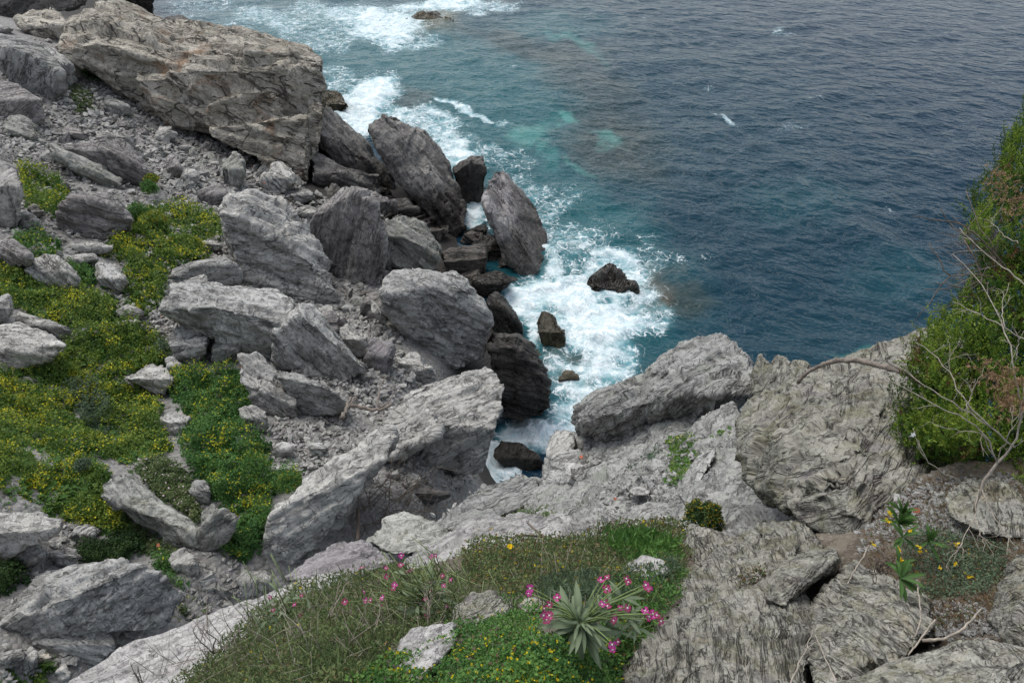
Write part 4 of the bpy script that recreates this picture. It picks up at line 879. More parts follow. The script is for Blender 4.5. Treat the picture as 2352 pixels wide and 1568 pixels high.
near_rock('pinkish white band of rock above the flowering ledge', 'pink', 22, [[(880,1330,7.0),(930,1290,7.6),(1000,1255,8.1),(1120,1187,8.4),(1200,1178,8.1),(1300,1190,7.6),(1380,1198,7.1),(1410,1228,6.6),(1320,1262,6.2),(1200,1275,6.3),(1080,1300,6.3),(960,1345,6.3)]], D=7.2, rough=1.2, layer=.7, plates=(20, 30, (12, 30), (60, 170), (.003, .012), 9))
near_rock('small pale rock rising from the yellow flowers', 'near', 30, [[(1035,1440,2.6),(1050,1400,2.75),(1085,1368,2.85),(1125,1360,2.85),(1165,1375,2.7),(1180,1400,2.55),(1130,1430,2.45),(1080,1450,2.45)]], D=2.65, name='boulder', nearer=0.955)
near_rock('purple white rock among dry stems at the bottom', 'pink', 40, [[(905,1530,2.1),(920,1480,2.25),(950,1448,2.35),(1000,1440,2.35),(1040,1432,2.35),(1050,1470,2.2),(1010,1510,2.05),(960,1570,1.9)]], D=2.15, name='boulder', nearer=0.955)
near_rock('low green grey rock at the bottom edge, left of the rosette', 'near', 20, [[(1095,1560,1.72),(1120,1520,1.85),(1175,1495,1.92),(1220,1498,1.88),(1245,1530,1.75),(1230,1610,1.58),(1130,1610,1.6)]], D=1.75, name='boulder', nearer=0.96)
near_rock('small pale rock above the rosette on the left', 'near', 10, [[(1188,1395,2.5),(1205,1374,2.6),(1230,1370,2.6),(1255,1385,2.5),(1250,1405,2.4),(1205,1408,2.4)]], D=2.5, name='boulder', nearer=0.96)
near_rock('pale rock in the grass above the pink flowers', 'pink', 30, [[(1428,1315,3.3),(1445,1290,3.5),(1480,1280,3.5),(1520,1290,3.3),(1540,1315,3.05),(1490,1330,3.05)]], D=3.3, name='boulder', nearer=0.95)
near_rock('grey blocky stone half hidden among the plants', 'grey', 60, [[(680,1440,3.4),(700,1412,3.5),(722,1406,3.5),(730,1420,3.4),(712,1450,3.25),(690,1456,3.25)]], D=3.4, name='stone', nearer=0.96)
near_rock('flat cream coloured stone tilted in the green tuft', 'pink', -60, [[(1366,1250,5.0),(1385,1220,5.2),(1402,1222,5.2),(1395,1245,5.0),(1380,1262,4.9)]], D=5, name='stone', rough=.3, back=.1, nearer=0.97)

near_rock('lined pale ridge of rock on the slope right of the rounded boulder', 'shoulder', 34, [[(1345,1160,10.0),(1400,1105,10.2),(1500,1040,9.7),(1560,1000,9.5),(1578,1022,8.9),(1500,1085,8.8),(1420,1150,8.9),(1370,1178,9.4)]], nearer=.985, plates=(34, 30, (12, 26), (50, 130), (.004, .014), 21))
near_rock('low pale ledge above the rusty dry bush', 'shoulder', 20, [[(1400,1212,7.7),(1460,1160,8.0),(1560,1150,7.4),(1572,1182,6.7),(1480,1218,6.9)]], nearer=.985, plates=(20, 20, (10, 24), (40, 100), (.004, .014), 22))
near_rock('lined pale ledge below the narrow inlet, left of the rounded boulder', 'shoulder', 24, [[(1015,1215,10.6),(1045,1170,11.4),(1095,1128,12.6),(1190,1098,12.8),(1240,1105,12.2),(1235,1150,11.2),(1130,1195,10.4),(1060,1220,10.1)]], nearer=.985, plates=(24, 34, (12, 26), (50, 130), (.004, .014), 23))

o = near_rock('cliff continuing to the right behind the evergreen bush', 'near', 36, [[(2365,640,4.8),(2350,820,4.4),(2345,1060,3.7),(2400,1140,3.1),(2400,1560,2.2),(3000,1560,2.3),(3100,1000,3.4),(2950,560,4.6),(2600,420,5.0)]], name='cliff', D=5.5)
for k_ in ('label', 'category'): del o[k_]
o['kind'] = 'structure'

# ------------------------------------------------------------------ rubble
def stone_mesh(seed, npt=18):
    r = np.random.default_rng(seed)
    p = r.normal(size=(npt, 3)); p /= np.linalg.norm(p, axis=1, keepdims=True)
    p *= (0.75 + 0.35 * r.random((npt, 1))) * np.array([1.0, 0.45 + 0.4 * r.random(), 0.28 + 0.35 * r.random()])
    bm = bmesh.new()
    for q in p: bm.verts.new(q)
    bmesh.ops.convex_hull(bm, input=bm.verts)
    bmesh.ops.delete(bm, geom=[v for v in bm.verts if not v.link_faces], context='VERTS')
    bmesh.ops.triangulate(bm, faces=bm.faces)
    bm.verts.index_update()
    V = np.array([v.co for v in bm.verts]); F = np.array([[v.index for v in f.verts] for f in bm.faces])
    bm.free()
    return V, F
STONES = [stone_mesh(s) for s in range(14)]
CHIPS = [stone_mesh(s, 10) for s in range(40, 54)]
STONE_MATS = ['pale', 'pale', 'grey', 'grey', 'brown', 'green', 'pink', 'pale']
def stone_me(i, mat):
    V, F = STONES[i]
    me = mesh_from('stone', V, F, MAT[mat], False)
    set_vec(me, 'sc', V * np.array([2.2, 2.2, 4.0]) + i * 7.7)
    return me
STONE_ME = [[stone_me(i, m) for i in range(0, 14, 2)] for m in STONE_MATS]
def rot_from(r, n, flat=0.35):
    """random turns with the short axis roughly up"""
    a = r.random(n) * 2 * np.pi; t1, t2 = r.normal(size=n) * flat, r.normal(size=n) * flat
    ca, sa_, c1, s1, c2, s2 = np.cos(a), np.sin(a), np.cos(t1), np.sin(t1), np.cos(t2), np.sin(t2)
    Rz = np.zeros((n, 3, 3)); Rz[:, 0, 0] = ca; Rz[:, 0, 1] = -sa_; Rz[:, 1, 0] = sa_; Rz[:, 1, 1] = ca; Rz[:, 2, 2] = 1
    Rx = np.zeros((n, 3, 3)); Rx[:, 0, 0] = 1; Rx[:, 1, 1] = c1; Rx[:, 1, 2] = -s1; Rx[:, 2, 1] = s1; Rx[:, 2, 2] = c1
    Ry = np.zeros((n, 3, 3)); Ry[:, 0, 0] = c2; Ry[:, 0, 2] = s2; Ry[:, 2, 0] = -s2; Ry[:, 2, 2] = c2; Ry[:, 1, 1] = 1
    return Ry @ Rx @ Rz
def sample(poly, n, r):
    a = np.array(poly, float); lo, hi = a.min(0), a.max(0)
    U, V = np.empty(0), np.empty(0)
    while len(U) < n:
        u, v = lo[0] + r.random(n * 2) * (hi[0] - lo[0]), lo[1] + r.random(n * 2) * (hi[1] - lo[1])
        k = in_poly(u, v, poly); U, V = np.r_[U, u[k]], np.r_[V, v[k]]
    return U[:n], V[:n]
def area(poly):
    a = np.array(poly, float); x, y = a[:, 0], a[:, 1]
    return 0.5 * abs(np.dot(x, np.roll(y, 1)) - np.dot(y, np.roll(x, 1)))
ZONES = [  # place, field, how many large, small per 1000 px, large px range, words
 ([(190,180),(300,190),(345,280),(300,330),(230,300),(200,260)], None, 16, 26, (9,20), 'loose grey stone in the rubble chute left of the headland', 'stones of the upper rubble chute'),
 ([(330,300),(420,300),(560,345),(690,420),(700,470),(650,455),(510,450),(420,480),(390,440),(345,380)], None, 62, 26, (8,24), 'loose angular stone in the rubble field under the headland', 'stones of the rubble field'),
 ([(640,450),(700,470),(790,430),(740,480),(700,540),(650,480)], None, 12, 22, (8,20), 'loose stone between the layered block and the headland', 'stones behind the layered block'),
 ([(740,700),(880,690),(930,760),(920,850),(1000,860),(1000,890),(890,930),(830,920),(790,880),(850,850),(780,780)], None, 46, 26, (9,26), 'pale broken stone in the stone fall between the boulders', 'stones of the central stone fall'),
 ([(630,970),(690,965),(800,945),(900,930),(890,980),(800,1040),(700,1100),(640,1080),(620,1010)], None, 44, 40, (7,22), 'pale flat stone in the gravel bowl above the ridge boulder', 'stones of the gravel bowl'),
 ([(890,1066),(1050,1066),(1075,1100),(1040,1130),(910,1115),(885,1090)], None, 26, 26, (8,22), 'broken stone at the gully mouth under the ridge boulder', 'stones of the gully mouth'),
 ([(300,730),(360,725),(395,770),(395,830),(350,770)], None, 10, 26, (6,14), 'small stone in the rubble strip below the two-tone boulder', 'stones of the small rubble strip'),
 ([(370,1290),(460,1250),(560,1290),(600,1340),(540,1385),(420,1420)], None, 8, 40, (8,20), 'small stone between the rippled boulder and the pink slab', 'stones behind the pink slab'),
 ([(0,1490),(170,1500),(200,1568),(0,1568)], None, 8, 26, (10,24), 'loose stone in the lower left corner', 'stones of the lower left corner'),
 ([(100,1200),(220,1200),(200,1320),(30,1330)], None, 8, 34, (10,26), 'pale stone below the overhanging slab', 'stones under the overhanging slab'),
 ([(0,260),(190,260),(260,400),(150,430),(0,350)], None, 18, 18, (9,26), 'grey stone in the rocks of the upper left slope', 'stones of the upper left slope'),
 ([(0,500),(130,540),(200,600),(50,600)], None, 8, 14, (8,18), 'stone lying by the left shrubs', 'stones by the left shrubs'),
 ([(1300,1020),(1420,1020),(1640,990),(1700,1100),(1560,1200),(1420,1200),(1350,1150)], M_FIELD, 20, 12, (7,18), 'small stone lying on the pale slope of the right cliff', 'stones on the pale right slope'),
 ([(1000,1190),(1100,1130),(1230,1100),(1260,1180),(1150,1230),(1040,1230)], M_FIELD, 12, 10, (8,22), 'pale stone on the rock below the rounded boulder', 'stones below the rounded boulder'),
 ([(2060,1385),(2260,1385),(2290,1462),(2120,1465)], S_FIELD, 8, 40, (8,22), 'stone chip', 'stone chips on the bare earth'),
 ([(1985,1190),(2110,1100),(2330,1095),(2352,1250),(2180,1230),(2100,1220),(1980,1270)], S_FIELD, 26, 55, (8,24), 'small chip of stone on the bare earth under the green bush', 'stone chips on the bare earth'),
]
LAND = [('the layered block',640,570),('the tall dark boulder',800,560),('the headland rock',560,290),('the headland foot',690,380),('the long black slab',960,420),('the olive boulder',945,570),
 ('the large rough grey boulder',1010,740),('the two-tone boulder',530,740),('the leaning boulder',745,800),('the flaky slab',612,890),('the dark sided boulder',720,910),('the ridge boulder',900,1040),
 ('the purple upright slab',870,825),('the white hollow block',950,845),('the white flaky block',812,785),('the huge rippled boulder',210,1370),('the overhanging slab',70,1230),('the long rusty-footed boulder',340,1180),
 ('the log-shaped slab',200,390),('the smooth edge boulder',80,160),('the brownish rounded boulder',40,235),('the dark lined boulder',215,495),('the pale green slab',55,305),('the upright spotted boulder',535,395),
 ('the pale angular boulder',640,410),('the dark blocky stone',400,385),('the block under the overhang',380,308),('the dark flat gully boulder',975,1135),('the gully mouth stone',1050,1105),('the rounded grey boulder',1310,1100),
 ('the dark slanted slab',1600,1090),('the flat pale stone',1470,1127),('the round dark bush',1615,1178),('the tall leafy plant',2065,1200),('the dry bush root',2240,1150),('the pink slab',500,1430),
 ('the pale upright stone',425,1298),('the white marbled boulder',118,628),('the big white boulder',60,795),('the blue grey rock',200,1485),('the driftwood',850,940),('the gravel rubble stone',728,1032),('the grey foot stone',578,1335),('the rounded white stone',704,490)]
COLW = {'pale': 'pale grey', 'grey': 'mid grey', 'brown': 'brownish', 'green': 'greenish grey', 'pink': 'pinkish', 'shoulder': 'pale grey', 'dark': 'dark grey', 'warm': 'warm grey', 'wet': 'black'}
USED = set()
def stone_label(u, v, px, mat, i, nth=0):
    j = sorted(range(len(LAND)), key=lambda k: (LAND[k][1] - u) ** 2 + (LAND[k][2] - v) ** 2)[nth]
    nm, lu, lv = LAND[j]; du_, dv_ = u - lu, v - lv
    dist = math.hypot(du_, dv_)
    side = [n for n in (('right of' if du_ > 0 else 'left of'), ('below' if dv_ > 0 else 'above'))]
    if abs(du_) > 2.2 * abs(dv_): rel = side[0]
    elif abs(dv_) > 2.2 * abs(du_): rel = side[1]
    else: rel = side[1] + ' and ' + side[0]
    size = 'tiny' if px < 11 else 'small' if px < 19 else 'middling' if px < 30 else 'sizeable'
    shape = 'flat' if np.ptp(STONES[i][0][:, 2]) < .75 else 'chunky'
    near = 'close' if dist < 45 else 'a little' if dist < 90 else 'well'
    return f'{size} {shape} {COLW[mat]} stone {near} {rel} {nm}'
def unit_rows(a): return a / np.linalg.norm(a, axis=1, keepdims=True)
smallV, smallF, smallS, nv = {}, {}, {}, {}
def put_stone(me, mat, i, u, v, d, px, grp, fallback, turn):
    P = at(np.array([u]), np.array([v]), d)[0]; s = px * d / FPX * .62
    o = link('stone', me)
    o.matrix_world = Matrix.LocRotScale(Vector(P + np.array([0, 0, .16 * s])), Matrix(turn.tolist()).to_quaternion(), Vector((s,) * 3))
    o['ds'] = float(s * .22)
    for nth in range(6):
        lab = stone_label(u, v, px, mat, i, nth)
        if lab not in USED: break
    USED.add(lab)
    tag(o, lab, 'stone', grp, 'thing')
# middling blocks: shaped like the boulders, set half into the rubble
MED = []
for k, mt in enumerate(['pale', 'grey', 'pale', 'brown', 'grey', 'green', 'pale', 'brown', 'dark', 'dark', 'wet', 'brown']):
    r = np.random.default_rng(900 + k); q = unit_rows(r.normal(size=(11, 3))) * (0.8 + .35 * r.random((11, 1))) * np.array([1, .55 + .35 * r.random(), .4 + .35 * r.random()])
    D0 = 14.0
    o = rock_from_points('stone', [q], 20.0, 1.6, mt, r.random() * 60 - 30, .3, None, None, None, .6, .5, 1.0, 1.1)
    me = o.data; bpy.data.objects.remove(o); ROCKS.pop()
    MED.append((me, mt))
ZONES.append(([(0,60),(120,130),(200,200),(300,200),(420,300),(560,350),(700,450),(900,480),(900,700),(900,900),(640,960),(560,820),(380,800),(280,720),(280,560),(150,540),(0,540)], None, 0, 15, (8,12), 'loose stone on the slope', 'stones of the slope'))
ZONES.insert(12, ZONES.pop())
MZONES = [([(330,300),(420,300),(560,350),(690,425),(650,455),(510,450),(420,480),(390,440),(345,380)], 34, 22, 46, 'stones of the rubble field'),
 ([(0,270),(190,270),(290,420),(150,440),(0,360)], 16, 24, 60, 'stones of the upper left slope'), ([(190,190),(300,200),(335,290),(240,300)], 12, 20, 40, 'stones of the upper rubble chute'),
 ([(740,700),(880,690),(930,760),(920,850),(1000,860),(1000,890),(890,930),(830,920),(790,880),(850,850),(780,780)], 26, 24, 52, 'stones of the central stone fall'),
 ([(640,980),(800,950),(890,935),(860,1000),(720,1080),(650,1060)], 9, 20, 44, 'stones of the gravel bowl'), ([(890,1066),(1050,1066),(1075,1100),(1040,1130),(910,1115)], 9, 20, 44, 'stones of the gully mouth'),
 ([(380,1300),(500,1320),(540,1380),(420,1430)], 8, 24, 46, 'stones behind the pink slab'), ([(0,1480),(170,1510),(220,1568),(0,1568)], 5, 28, 50, 'stones of the lower left corner'),
 ([(0,30),(110,30),(160,110),(120,130),(0,70)], 8, 24, 60, 'stones of the upper left slope'), ([(690,440),(760,420),(860,430),(900,500),(840,500),(720,500)], 9, 26, 50, 'stones behind the layered block'),
 ([(0,500),(60,520),(240,560),(260,600),(180,610),(0,560)], 9, 22, 44, 'stones by the left shrubs'), ([(150,1200),(240,1215),(260,1290),(120,1320)], 5, 24, 40, 'stones under the overhanging slab'),
 ([(880,430),(960,470),(1040,550),(1060,600),(1035,645),(890,650),(880,500)], 30, 34, 74, 'dark stones under the leaning slabs'), ([(800,640),(890,640),(905,690),(840,745),(780,710)], 10, 24, 50, 'dark stones under the leaning slabs'),
 ([(720,340),(880,420),(900,470),(760,450),(715,420)], 14, 26, 60, 'dark stones under the leaning slabs'),
 ([(1065,545),(1140,545),(1175,640),(1110,690),(1062,650)], 14, 40, 80, 'dark stones under the leaning slabs'),
 ([(620,1250),(700,1260),(760,1230),(680,1330),(560,1380)], 4, 24, 40, 'stones behind the pink slab')]
for poly, n, p0, p1, grp in MZONES:
    n = int(n * 1.25)
    u, v = sample(poly, n, rng); px = p0 + (p1 - p0) * rng.random(n) ** 1.8; d = ground_d(u, v); Rm = rot_from(rng, n, .5)
    for k in range(n):
        me, mt = MED[8 + rng.integers(4) if grp.startswith('dark') else rng.integers(8)]
        put_stone(me, mt, 0, float(u[k]), float(v[k]), float(d[k]), float(px[k]), grp, '', Rm[k])
TONES = ['pale', 'grey', 'brown', 'green', 'pale', 'pink']
for zi, (poly, field, nl, dens, (p0, p1), lab, grp) in enumerate(ZONES):
    fd = field or ground_d
    nl = int(nl * .3)
    u, v = sample(poly, nl, rng); px = 1.25 * (p0 + (p1 - p0) * rng.random(nl) ** 1.6); d = fd(u, v); Rm = rot_from(rng, nl)
    for k in range(nl):
        a, b = rng.integers(len(STONE_MATS)), rng.integers(7)
        put_stone(STONE_ME[a][b], STONE_MATS[a], int(b) * 2, float(u[k]), float(v[k]), float(d[k]), float(px[k]), grp, lab, Rm[k])
    n = int(area(poly) / 1000 * dens * 1.35)
    u, v = sample(poly, n, rng); u = u + rng.normal(size=n) * 9; v = v + rng.normal(size=n) * 7; d = fd(u, v); P = at(u, v, d)
    s = (2.6 + 9.5 * rng.random(n) ** 2.2) * d / FPX
    Rm = rot_from(rng, n)
    for k in range(n):
        V, F = CHIPS[rng.integers(14)]
        key = ('rubble', TONES[rng.integers(6)]) if zi < 13 else ('gravel', 'grey')
        q = (V @ Rm[k].T) * s[k] + P[k] + np.array([0, 0, .15 * s[k]])
        smallV.setdefault(key, []).append(q); smallF.setdefault(key, []).append(F + nv.get(key, 0)); nv[key] = nv.get(key, 0) + len(V)
        smallS.setdefault(key, []).append(V * np.array([2.2, 2.2, 4.0]) * .5 + rng.random(3) * 40)
for key in smallV:
    me = mesh_from(key[0], np.concatenate(smallV[key]), np.concatenate(smallF[key]), MAT[key[1]], False)
    set_vec(me, 'sc', np.concatenate(smallS[key]))
    o = link(key[0], me); o['ds'] = 0.02
    tag(o, f'small broken {COLW[key[1]]} stones filling the gaps between boulders' if key[0] == 'rubble' else 'small gravel chips lying on the right cliff', key[0], None, 'stuff')

# ------------------------------------------------------------------ plants: materials and builders
def leaf_material(name, rough=.6, trans=.25, sheen=0.0):
    t = NT(name)
    c = t.new('ShaderNodeAttribute', attribute_name='col').outputs['Color']
    t.l.new(c, t.b.inputs['Base Color']); t.b.inputs['Roughness'].default_value = rough
    t.b.inputs['Specular IOR Level'].default_value = 0.25
    tr = t.new('ShaderNodeBsdfTranslucent', {'Color': c})
    mx = t.new('ShaderNodeMixShader', {0: trans, 1: t.b.outputs[0], 2: tr.outputs[0]})
    t.l.new(mx.outputs[0], t.out.inputs['Surface'])
    return t.m
MAT['leaf'] = leaf_material('leaves')
MAT['petal'] = leaf_material('petals', .5, .35)
def plain(name, col, var=0.25, rough=.8, scale=40):
    t = NT(name); p = t.new('ShaderNodeNewGeometry').outputs['Position']
    n = t.noise(p, scale, 4, .65)
    c = t.mix(t.ramp(n, .35, .65), tuple(x * (1 - var) for x in col), tuple(min(1, x * (1 + var)) for x in col))
    t.l.new(c, t.b.inputs['Base Color']); t.b.inputs['Roughness'].default_value = rough
    t.l.new(t.new('ShaderNodeBump', {'Strength': .6, 'Distance': .01, 'Height': n}).outputs[0], t.b.inputs['Normal'])
    return t.m
MAT['dry'] = plain('dry pale twig', (0.27, 0.235, 0.195)); MAT['bark'] = plain('grey brown driftwood', (0.15, 0.125, 0.105), .4, .85, 30)
MAT['deadbrown'] = plain('brown dead twig', (0.105, 0.082, 0.064), .35); MAT['cane'] = plain('yellow cane', (0.36, 0.25, 0.12), .3, .6, 25)
MAT['stem'] = plain('green stem', (0.13, 0.18, 0.06)); MAT['tile'] = plain('orange red tile', (0.30, 0.085, 0.04), .25, .8, 20)
MAT['white'] = plain('white petal', (0.75, 0.73, 0.72), .1); MAT['plastic'] = plain('blue plastic', (0.02, 0.035, 0.20), .2, .4)

def unit(a): return a / (np.linalg.norm(a, axis=-1, keepdims=True) + 1e-12)
def diamonds(P, dirs, nor, L, W, col, fold=0.25):
    """pointed leaves: two folded halves each"""
    n = len(P); side = unit(np.cross(dirs, nor)); L = np.broadcast_to(L, n)[:, None]; W = np.broadcast_to(W, n)[:, None]
    a = P; b = P + dirs * L * .45 + side * W * .5 + nor * W * fold; c = P + dirs * L; d = P + dirs * L * .45 - side * W * .5 + nor * W * fold
    V = np.stack([a, b, c, d], 1).reshape(-1, 3)
    i = np.arange(n)[:, None] * 4
    F = np.concatenate([i + [0, 1, 2], i + [0, 2, 3]], 1).reshape(-1, 3)
    return V, F, np.repeat(col, 4, 0)
def join_geo(gs):
    V, F, C, o = [], [], [], 0
    for v, f, c in gs: V.append(v); F.append(f + o); C.append(c); o += len(v)
    return np.concatenate(V), np.concatenate(F), np.concatenate(C)
def leaf_object(name, geo, mat='leaf', parent=None, smooth_=False):
    me = mesh_from(name, geo[0], geo[1], MAT[mat], smooth_); set_col(me, 'col', geo[2])
    return link(name, me, parent)
def rand_dirs(r, n, up=0.3):
    d = r.normal(size=(n, 3)); d[:, 2] = d[:, 2] * .6 + up
    return unit(d)
def blend(a, b, t): return np.asarray(a)[None] * (1 - t[:, None]) + np.asarray(b)[None] * t[:, None]
GREENS = {'yellow': ((0.055, 0.125, 0.024), (0.195, 0.265, 0.040)), 'fresh': ((0.044, 0.120, 0.030), (0.115, 0.225, 0.048)),
          'drab': ((0.062, 0.100, 0.036), (0.145, 0.180, 0.066)), 'blue': ((0.055, 0.09, 0.056), (0.125, 0.175, 0.10)), 'dark': ((0.022, 0.055, 0.016), (0.055, 0.10, 0.026))}
def mat_cover(label, poly, tone, flower=0.0, h=0.32, dens=1.0, field=None, name='shrub_mat', leafpx=4.6, fcol=(0.46, 0.44, 0.03), white=0.0, seed=0):
    r = np.random.default_rng(100 + seed); fd = field or ground_d
    n = int(area(poly) / 10.5 * 4.2 * dens)
    u, v = sample(poly, n, r)
    # ragged edge
    u = u + r.normal(size=n) * 5; v = v + r.normal(size=n) * 4
    d = fd(u, v); P = at(u, v, d)
    def mound(Q): return h * np.clip(0.85 + 1.15 * fbm(Q * 1.05 + seed, 2, 41) + 0.5 * fbm(Q * 3.4 + seed, 2, 44), 0.04, 3.0)
    m2 = fbm(P * 4.0 + seed, 2, 44)
    hh = mound(P)
    e = .06
    gx_, gy_ = (mound(P + [e, 0, 0]) - hh) / e, (mound(P + [0, e, 0]) - hh) / e
    nm = unit(np.c_[-gx_, -gy_, np.ones(n)])
    lev = r.random(n) ** 0.45
    P = P + np.c_[np.zeros((n, 2)), hh * lev - .05] + r.normal(size=(n, 3)) * 0.03 * (d / 20)[:, None]
    N_ = unit(nm + r.normal(size=(n, 3)) * .42)
    D_ = unit(np.cross(N_, r.normal(size=(n, 3)))); D_[:, 2] += .25; D_ = unit(D_)
    L = leafpx * d / FPX * (0.7 + 0.7 * r.random(n))
    lo, hi = GREENS[tone]
    t = np.clip(0.45 + 0.35 * fbm(P * 2.2, 2, 48) + .28 * r.normal(size=n), 0, 1)
    col = blend(lo, hi, t)
    if flower:
        fmask = (lev > .62) & (r.random(n) < flower * np.clip(0.25 + 1.7 * fbm(P * np.array([1.5, 1.5, 1.5]), 3, 52) + .9 * m2, 0, 2.6))
        col[fmask] = np.array(fcol)[None] * (0.75 + .5 * r.random((fmask.sum(), 1)))
    if white:
        wm = (lev > .7) & (r.random(n) < white); col[wm] = (0.62, 0.50, 0.55)
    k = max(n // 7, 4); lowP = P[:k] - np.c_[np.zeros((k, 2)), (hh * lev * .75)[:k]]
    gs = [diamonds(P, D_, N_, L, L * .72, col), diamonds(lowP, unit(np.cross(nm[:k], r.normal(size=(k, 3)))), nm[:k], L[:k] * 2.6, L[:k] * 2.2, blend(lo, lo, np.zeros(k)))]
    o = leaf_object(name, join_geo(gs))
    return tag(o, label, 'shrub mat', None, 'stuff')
PATCHES = [
 ('yellow flowering low shrub mat beside the layered block', [(290,525),(312,495),(370,482),(430,482),(508,505),(515,545),(470,560),(480,600),(430,600),(385,625),(375,690),(335,728),(285,700),(292,650),(300,600),(235,590),(262,560)], 'yellow', .42, .40),
 ('green and yellow shrub mat between white boulders and two-tone boulder', [(-20,612),(60,630),(110,668),(200,672),(262,692),(272,715),(262,742),(160,765),(90,732),(40,705),(-20,672)], 'yellow', .26, .35),
 ('yellow flowering shrub mat right of the big white boulder', [(150,805),(180,772),(260,752),(350,762),(388,800),(388,842),(330,850),(270,872),(240,900),(150,880),(120,852)], 'yellow', .34, .42),
 ('dense green and yellow shrub mat across the left slope', [(-20,850),(40,856),(120,850),(240,880),(290,882),(362,915),(378,990),(396,1022),(330,1060),(200,1040),(80,1010),(-20,1022)], 'yellow', .30, .42),
 ('lower yellow flowering shrub mat above the overhanging slab', [(-20,1012),(100,1012),(200,1050),(262,1092),(232,1120),(282,1182),(292,1222),(200,1212),(140,1192),(95,1178),(-20,1178)], 'yellow', .34, .40),
 ('bright green shrub strip with yellow flowers down the middle of the slope', [(398,855),(480,862),(540,846),(592,890),(596,932),(550,952),(562,990),(622,1030),(612,1060),(640,1112),(690,1082),(672,1120),(622,1142),(626,1202),(600,1262),(560,1290),(512,1272),(542,1202),(492,1132),(442,1082),(416,1022),(440,970),(392,905)], 'fresh', .22, .42),
 ('drab grey green herbs with tiny pink flowers by the long boulder', [(300,1072),(360,1042),(432,1092),(442,1142),(462,1172),(452,1202),(372,1142),(332,1102)], 'drab', 0, .22),
 ('dark green leafy patch behind the huge rippled boulder', [(188,1262),(300,1222),(332,1252),(285,1285),(190,1298)], 'dark', .02, .3),
 ('dark green bramble at the lower left edge', [(-20,1302),(70,1302),(76,1322),(30,1356),(-20,1366)], 'dark', 0, .3),
 ('yellow green shrub cushion under the log-shaped slab', [(48,392),(100,402),(152,432),(162,462),(132,502),(100,502),(52,460)], 'yellow', .3, .5),
 ('green shrub patch above the small left boulders', [(30,546),(100,542),(142,562),(132,592),(70,602)], 'fresh', .12, .35),
 ('green leaves between white marbled and grey pointed boulder', [(158,602),(225,612),(216,662),(182,652)], 'fresh', .04, .35),
 ('yellow flowers at the bottom left corner', [(-20,1542),(60,1547),(130,1502),(112,1580),(-20,1580)], 'yellow', .35, .2),
 ('thin green weeds at the top of the rubble chute', [(188,152),(240,156),(243,186),(200,180)], 'fresh', 0, .2),
 ('thin grey green weeds in the rubble chute', [(165,200),(200,205),(215,252),(175,262)], 'drab', 0, .15),
 ('low weeds between the pale upright stone and rippled boulder', [(365,1282),(390,1275),(432,1350),(400,1350),(362,1310)], 'fresh', .05, .2),
 ('weedy green patch behind the pink ledge', [(405,1400),(440,1380),(482,1390),(480,1425),(420,1442)], 'drab', .05, .22),
 ('blue green tuft beside the lined boulder', [(362,780),(385,790),(390,830),(372,840)], 'blue', 0, .35),
 ('silvery green herbs in the middle of the left mat', [(170,900),(240,905),(270,960),(250,1000),(190,980)], 'blue', 0, .5),
 ('grey green herbs beside the white flat-topped stone', [(560,1000),(618,1028),(625,1055),(590,1060),(550,1030)], 'blue', 0, .35),
 ('dry earth weeds with pink specks under the long boulder', [(290,1192),(350,1235),(410,1268),(385,1300),(330,1255),(285,1215)], 'drab', 0, .12),
]
for k, (lab, poly, tone, fl, h) in enumerate(PATCHES):
    mat_cover(lab, poly, tone, fl, h, seed=k, white=.05 if 'pink' in lab else 0)
mat_cover('sparse grey grass tufts on the pale right slope', [(1395,1060),(1430,1045),(1510,1028),(1520,1040),(1480,1060),(1420,1075)], 'blue', 0, .12, .5, M_FIELD, seed=31)
mat_cover('yellow green shrub in a cleft of the pale slope', [(1535,1010),(1600,1005),(1602,1040),(1580,1075),(1560,1108),(1536,1105),(1545,1060)], 'yellow', .3, .18, .9, M_FIELD, seed=32)
mat_cover('small green tuft under the broad pale rock', [(1610,968),(1680,985),(1668,1000),(1615,985)], 'yellow', .1, .08, .5, M_FIELD, seed=33)
mat_cover('dark grass below the rounded boulder', [(1090,1200),(1130,1180),(1260,1165),(1270,1190),(1150,1215)], 'drab', 0, .12, .35, M_FIELD, seed=34)

# single bushes
def bush(label, u, v, rpx, d, tone, flower, hpx=None, name='bush', n=2600, seed=0, leafpx=4.2):
    r = np.random.default_rng(500 + seed)
    s = rpx * d / FPX; sh = (hpx or rpx) * d / FPX
    root = empty(name, Vector(at(np.array([u]), np.array([v + (hpx or rpx) * .5]), d)[0]))
    tag(root, label, 'bush', None, 'thing')
    q = unit(r.normal(size=(n, 3))); q[:, 2] = np.abs(q[:, 2]) * 1.0
    rad = r.random(n) ** .28 * (1 + .22 * fbm(q * 2.3 + seed, 3, 71))
    P = q * rad[:, None] * np.array([s, s, sh * 1.25])
    col = blend(*GREENS[tone], np.clip(.5 + .3 * r.normal(size=n), 0, 1))
    L = leafpx * d / FPX * (.7 + .7 * r.random(n))
    leaf_object('foliage', diamonds(P, rand_dirs(r, n, .3), rand_dirs(r, n, .7), L, L * .6, col), parent=root)
    m = (rad > .85) & (r.random(n) < flower)
    if m.sum():
        k = int(m.sum()); lf = leafpx * .9 * d / FPX
        leaf_object('flowers', diamonds(P[m] * 1.04, rand_dirs(r, k, .5), rand_dirs(r, k, .9), np.full(k, lf), lf * .9, np.tile((0.32, 0.25, 0.012), (k, 1))), 'petal', root)
    return root
bush('round dark green bush with yellow flowers in the cleft of the cliff', 1615, 1178, 46, 5.2, 'dark', .22, 46, n=5200, seed=1, leafpx=5)
bush('bright green bush left of the yellow mat near the layered block', 318, 484, 26, 31.5, 'fresh', .02, n=1500, seed=2)
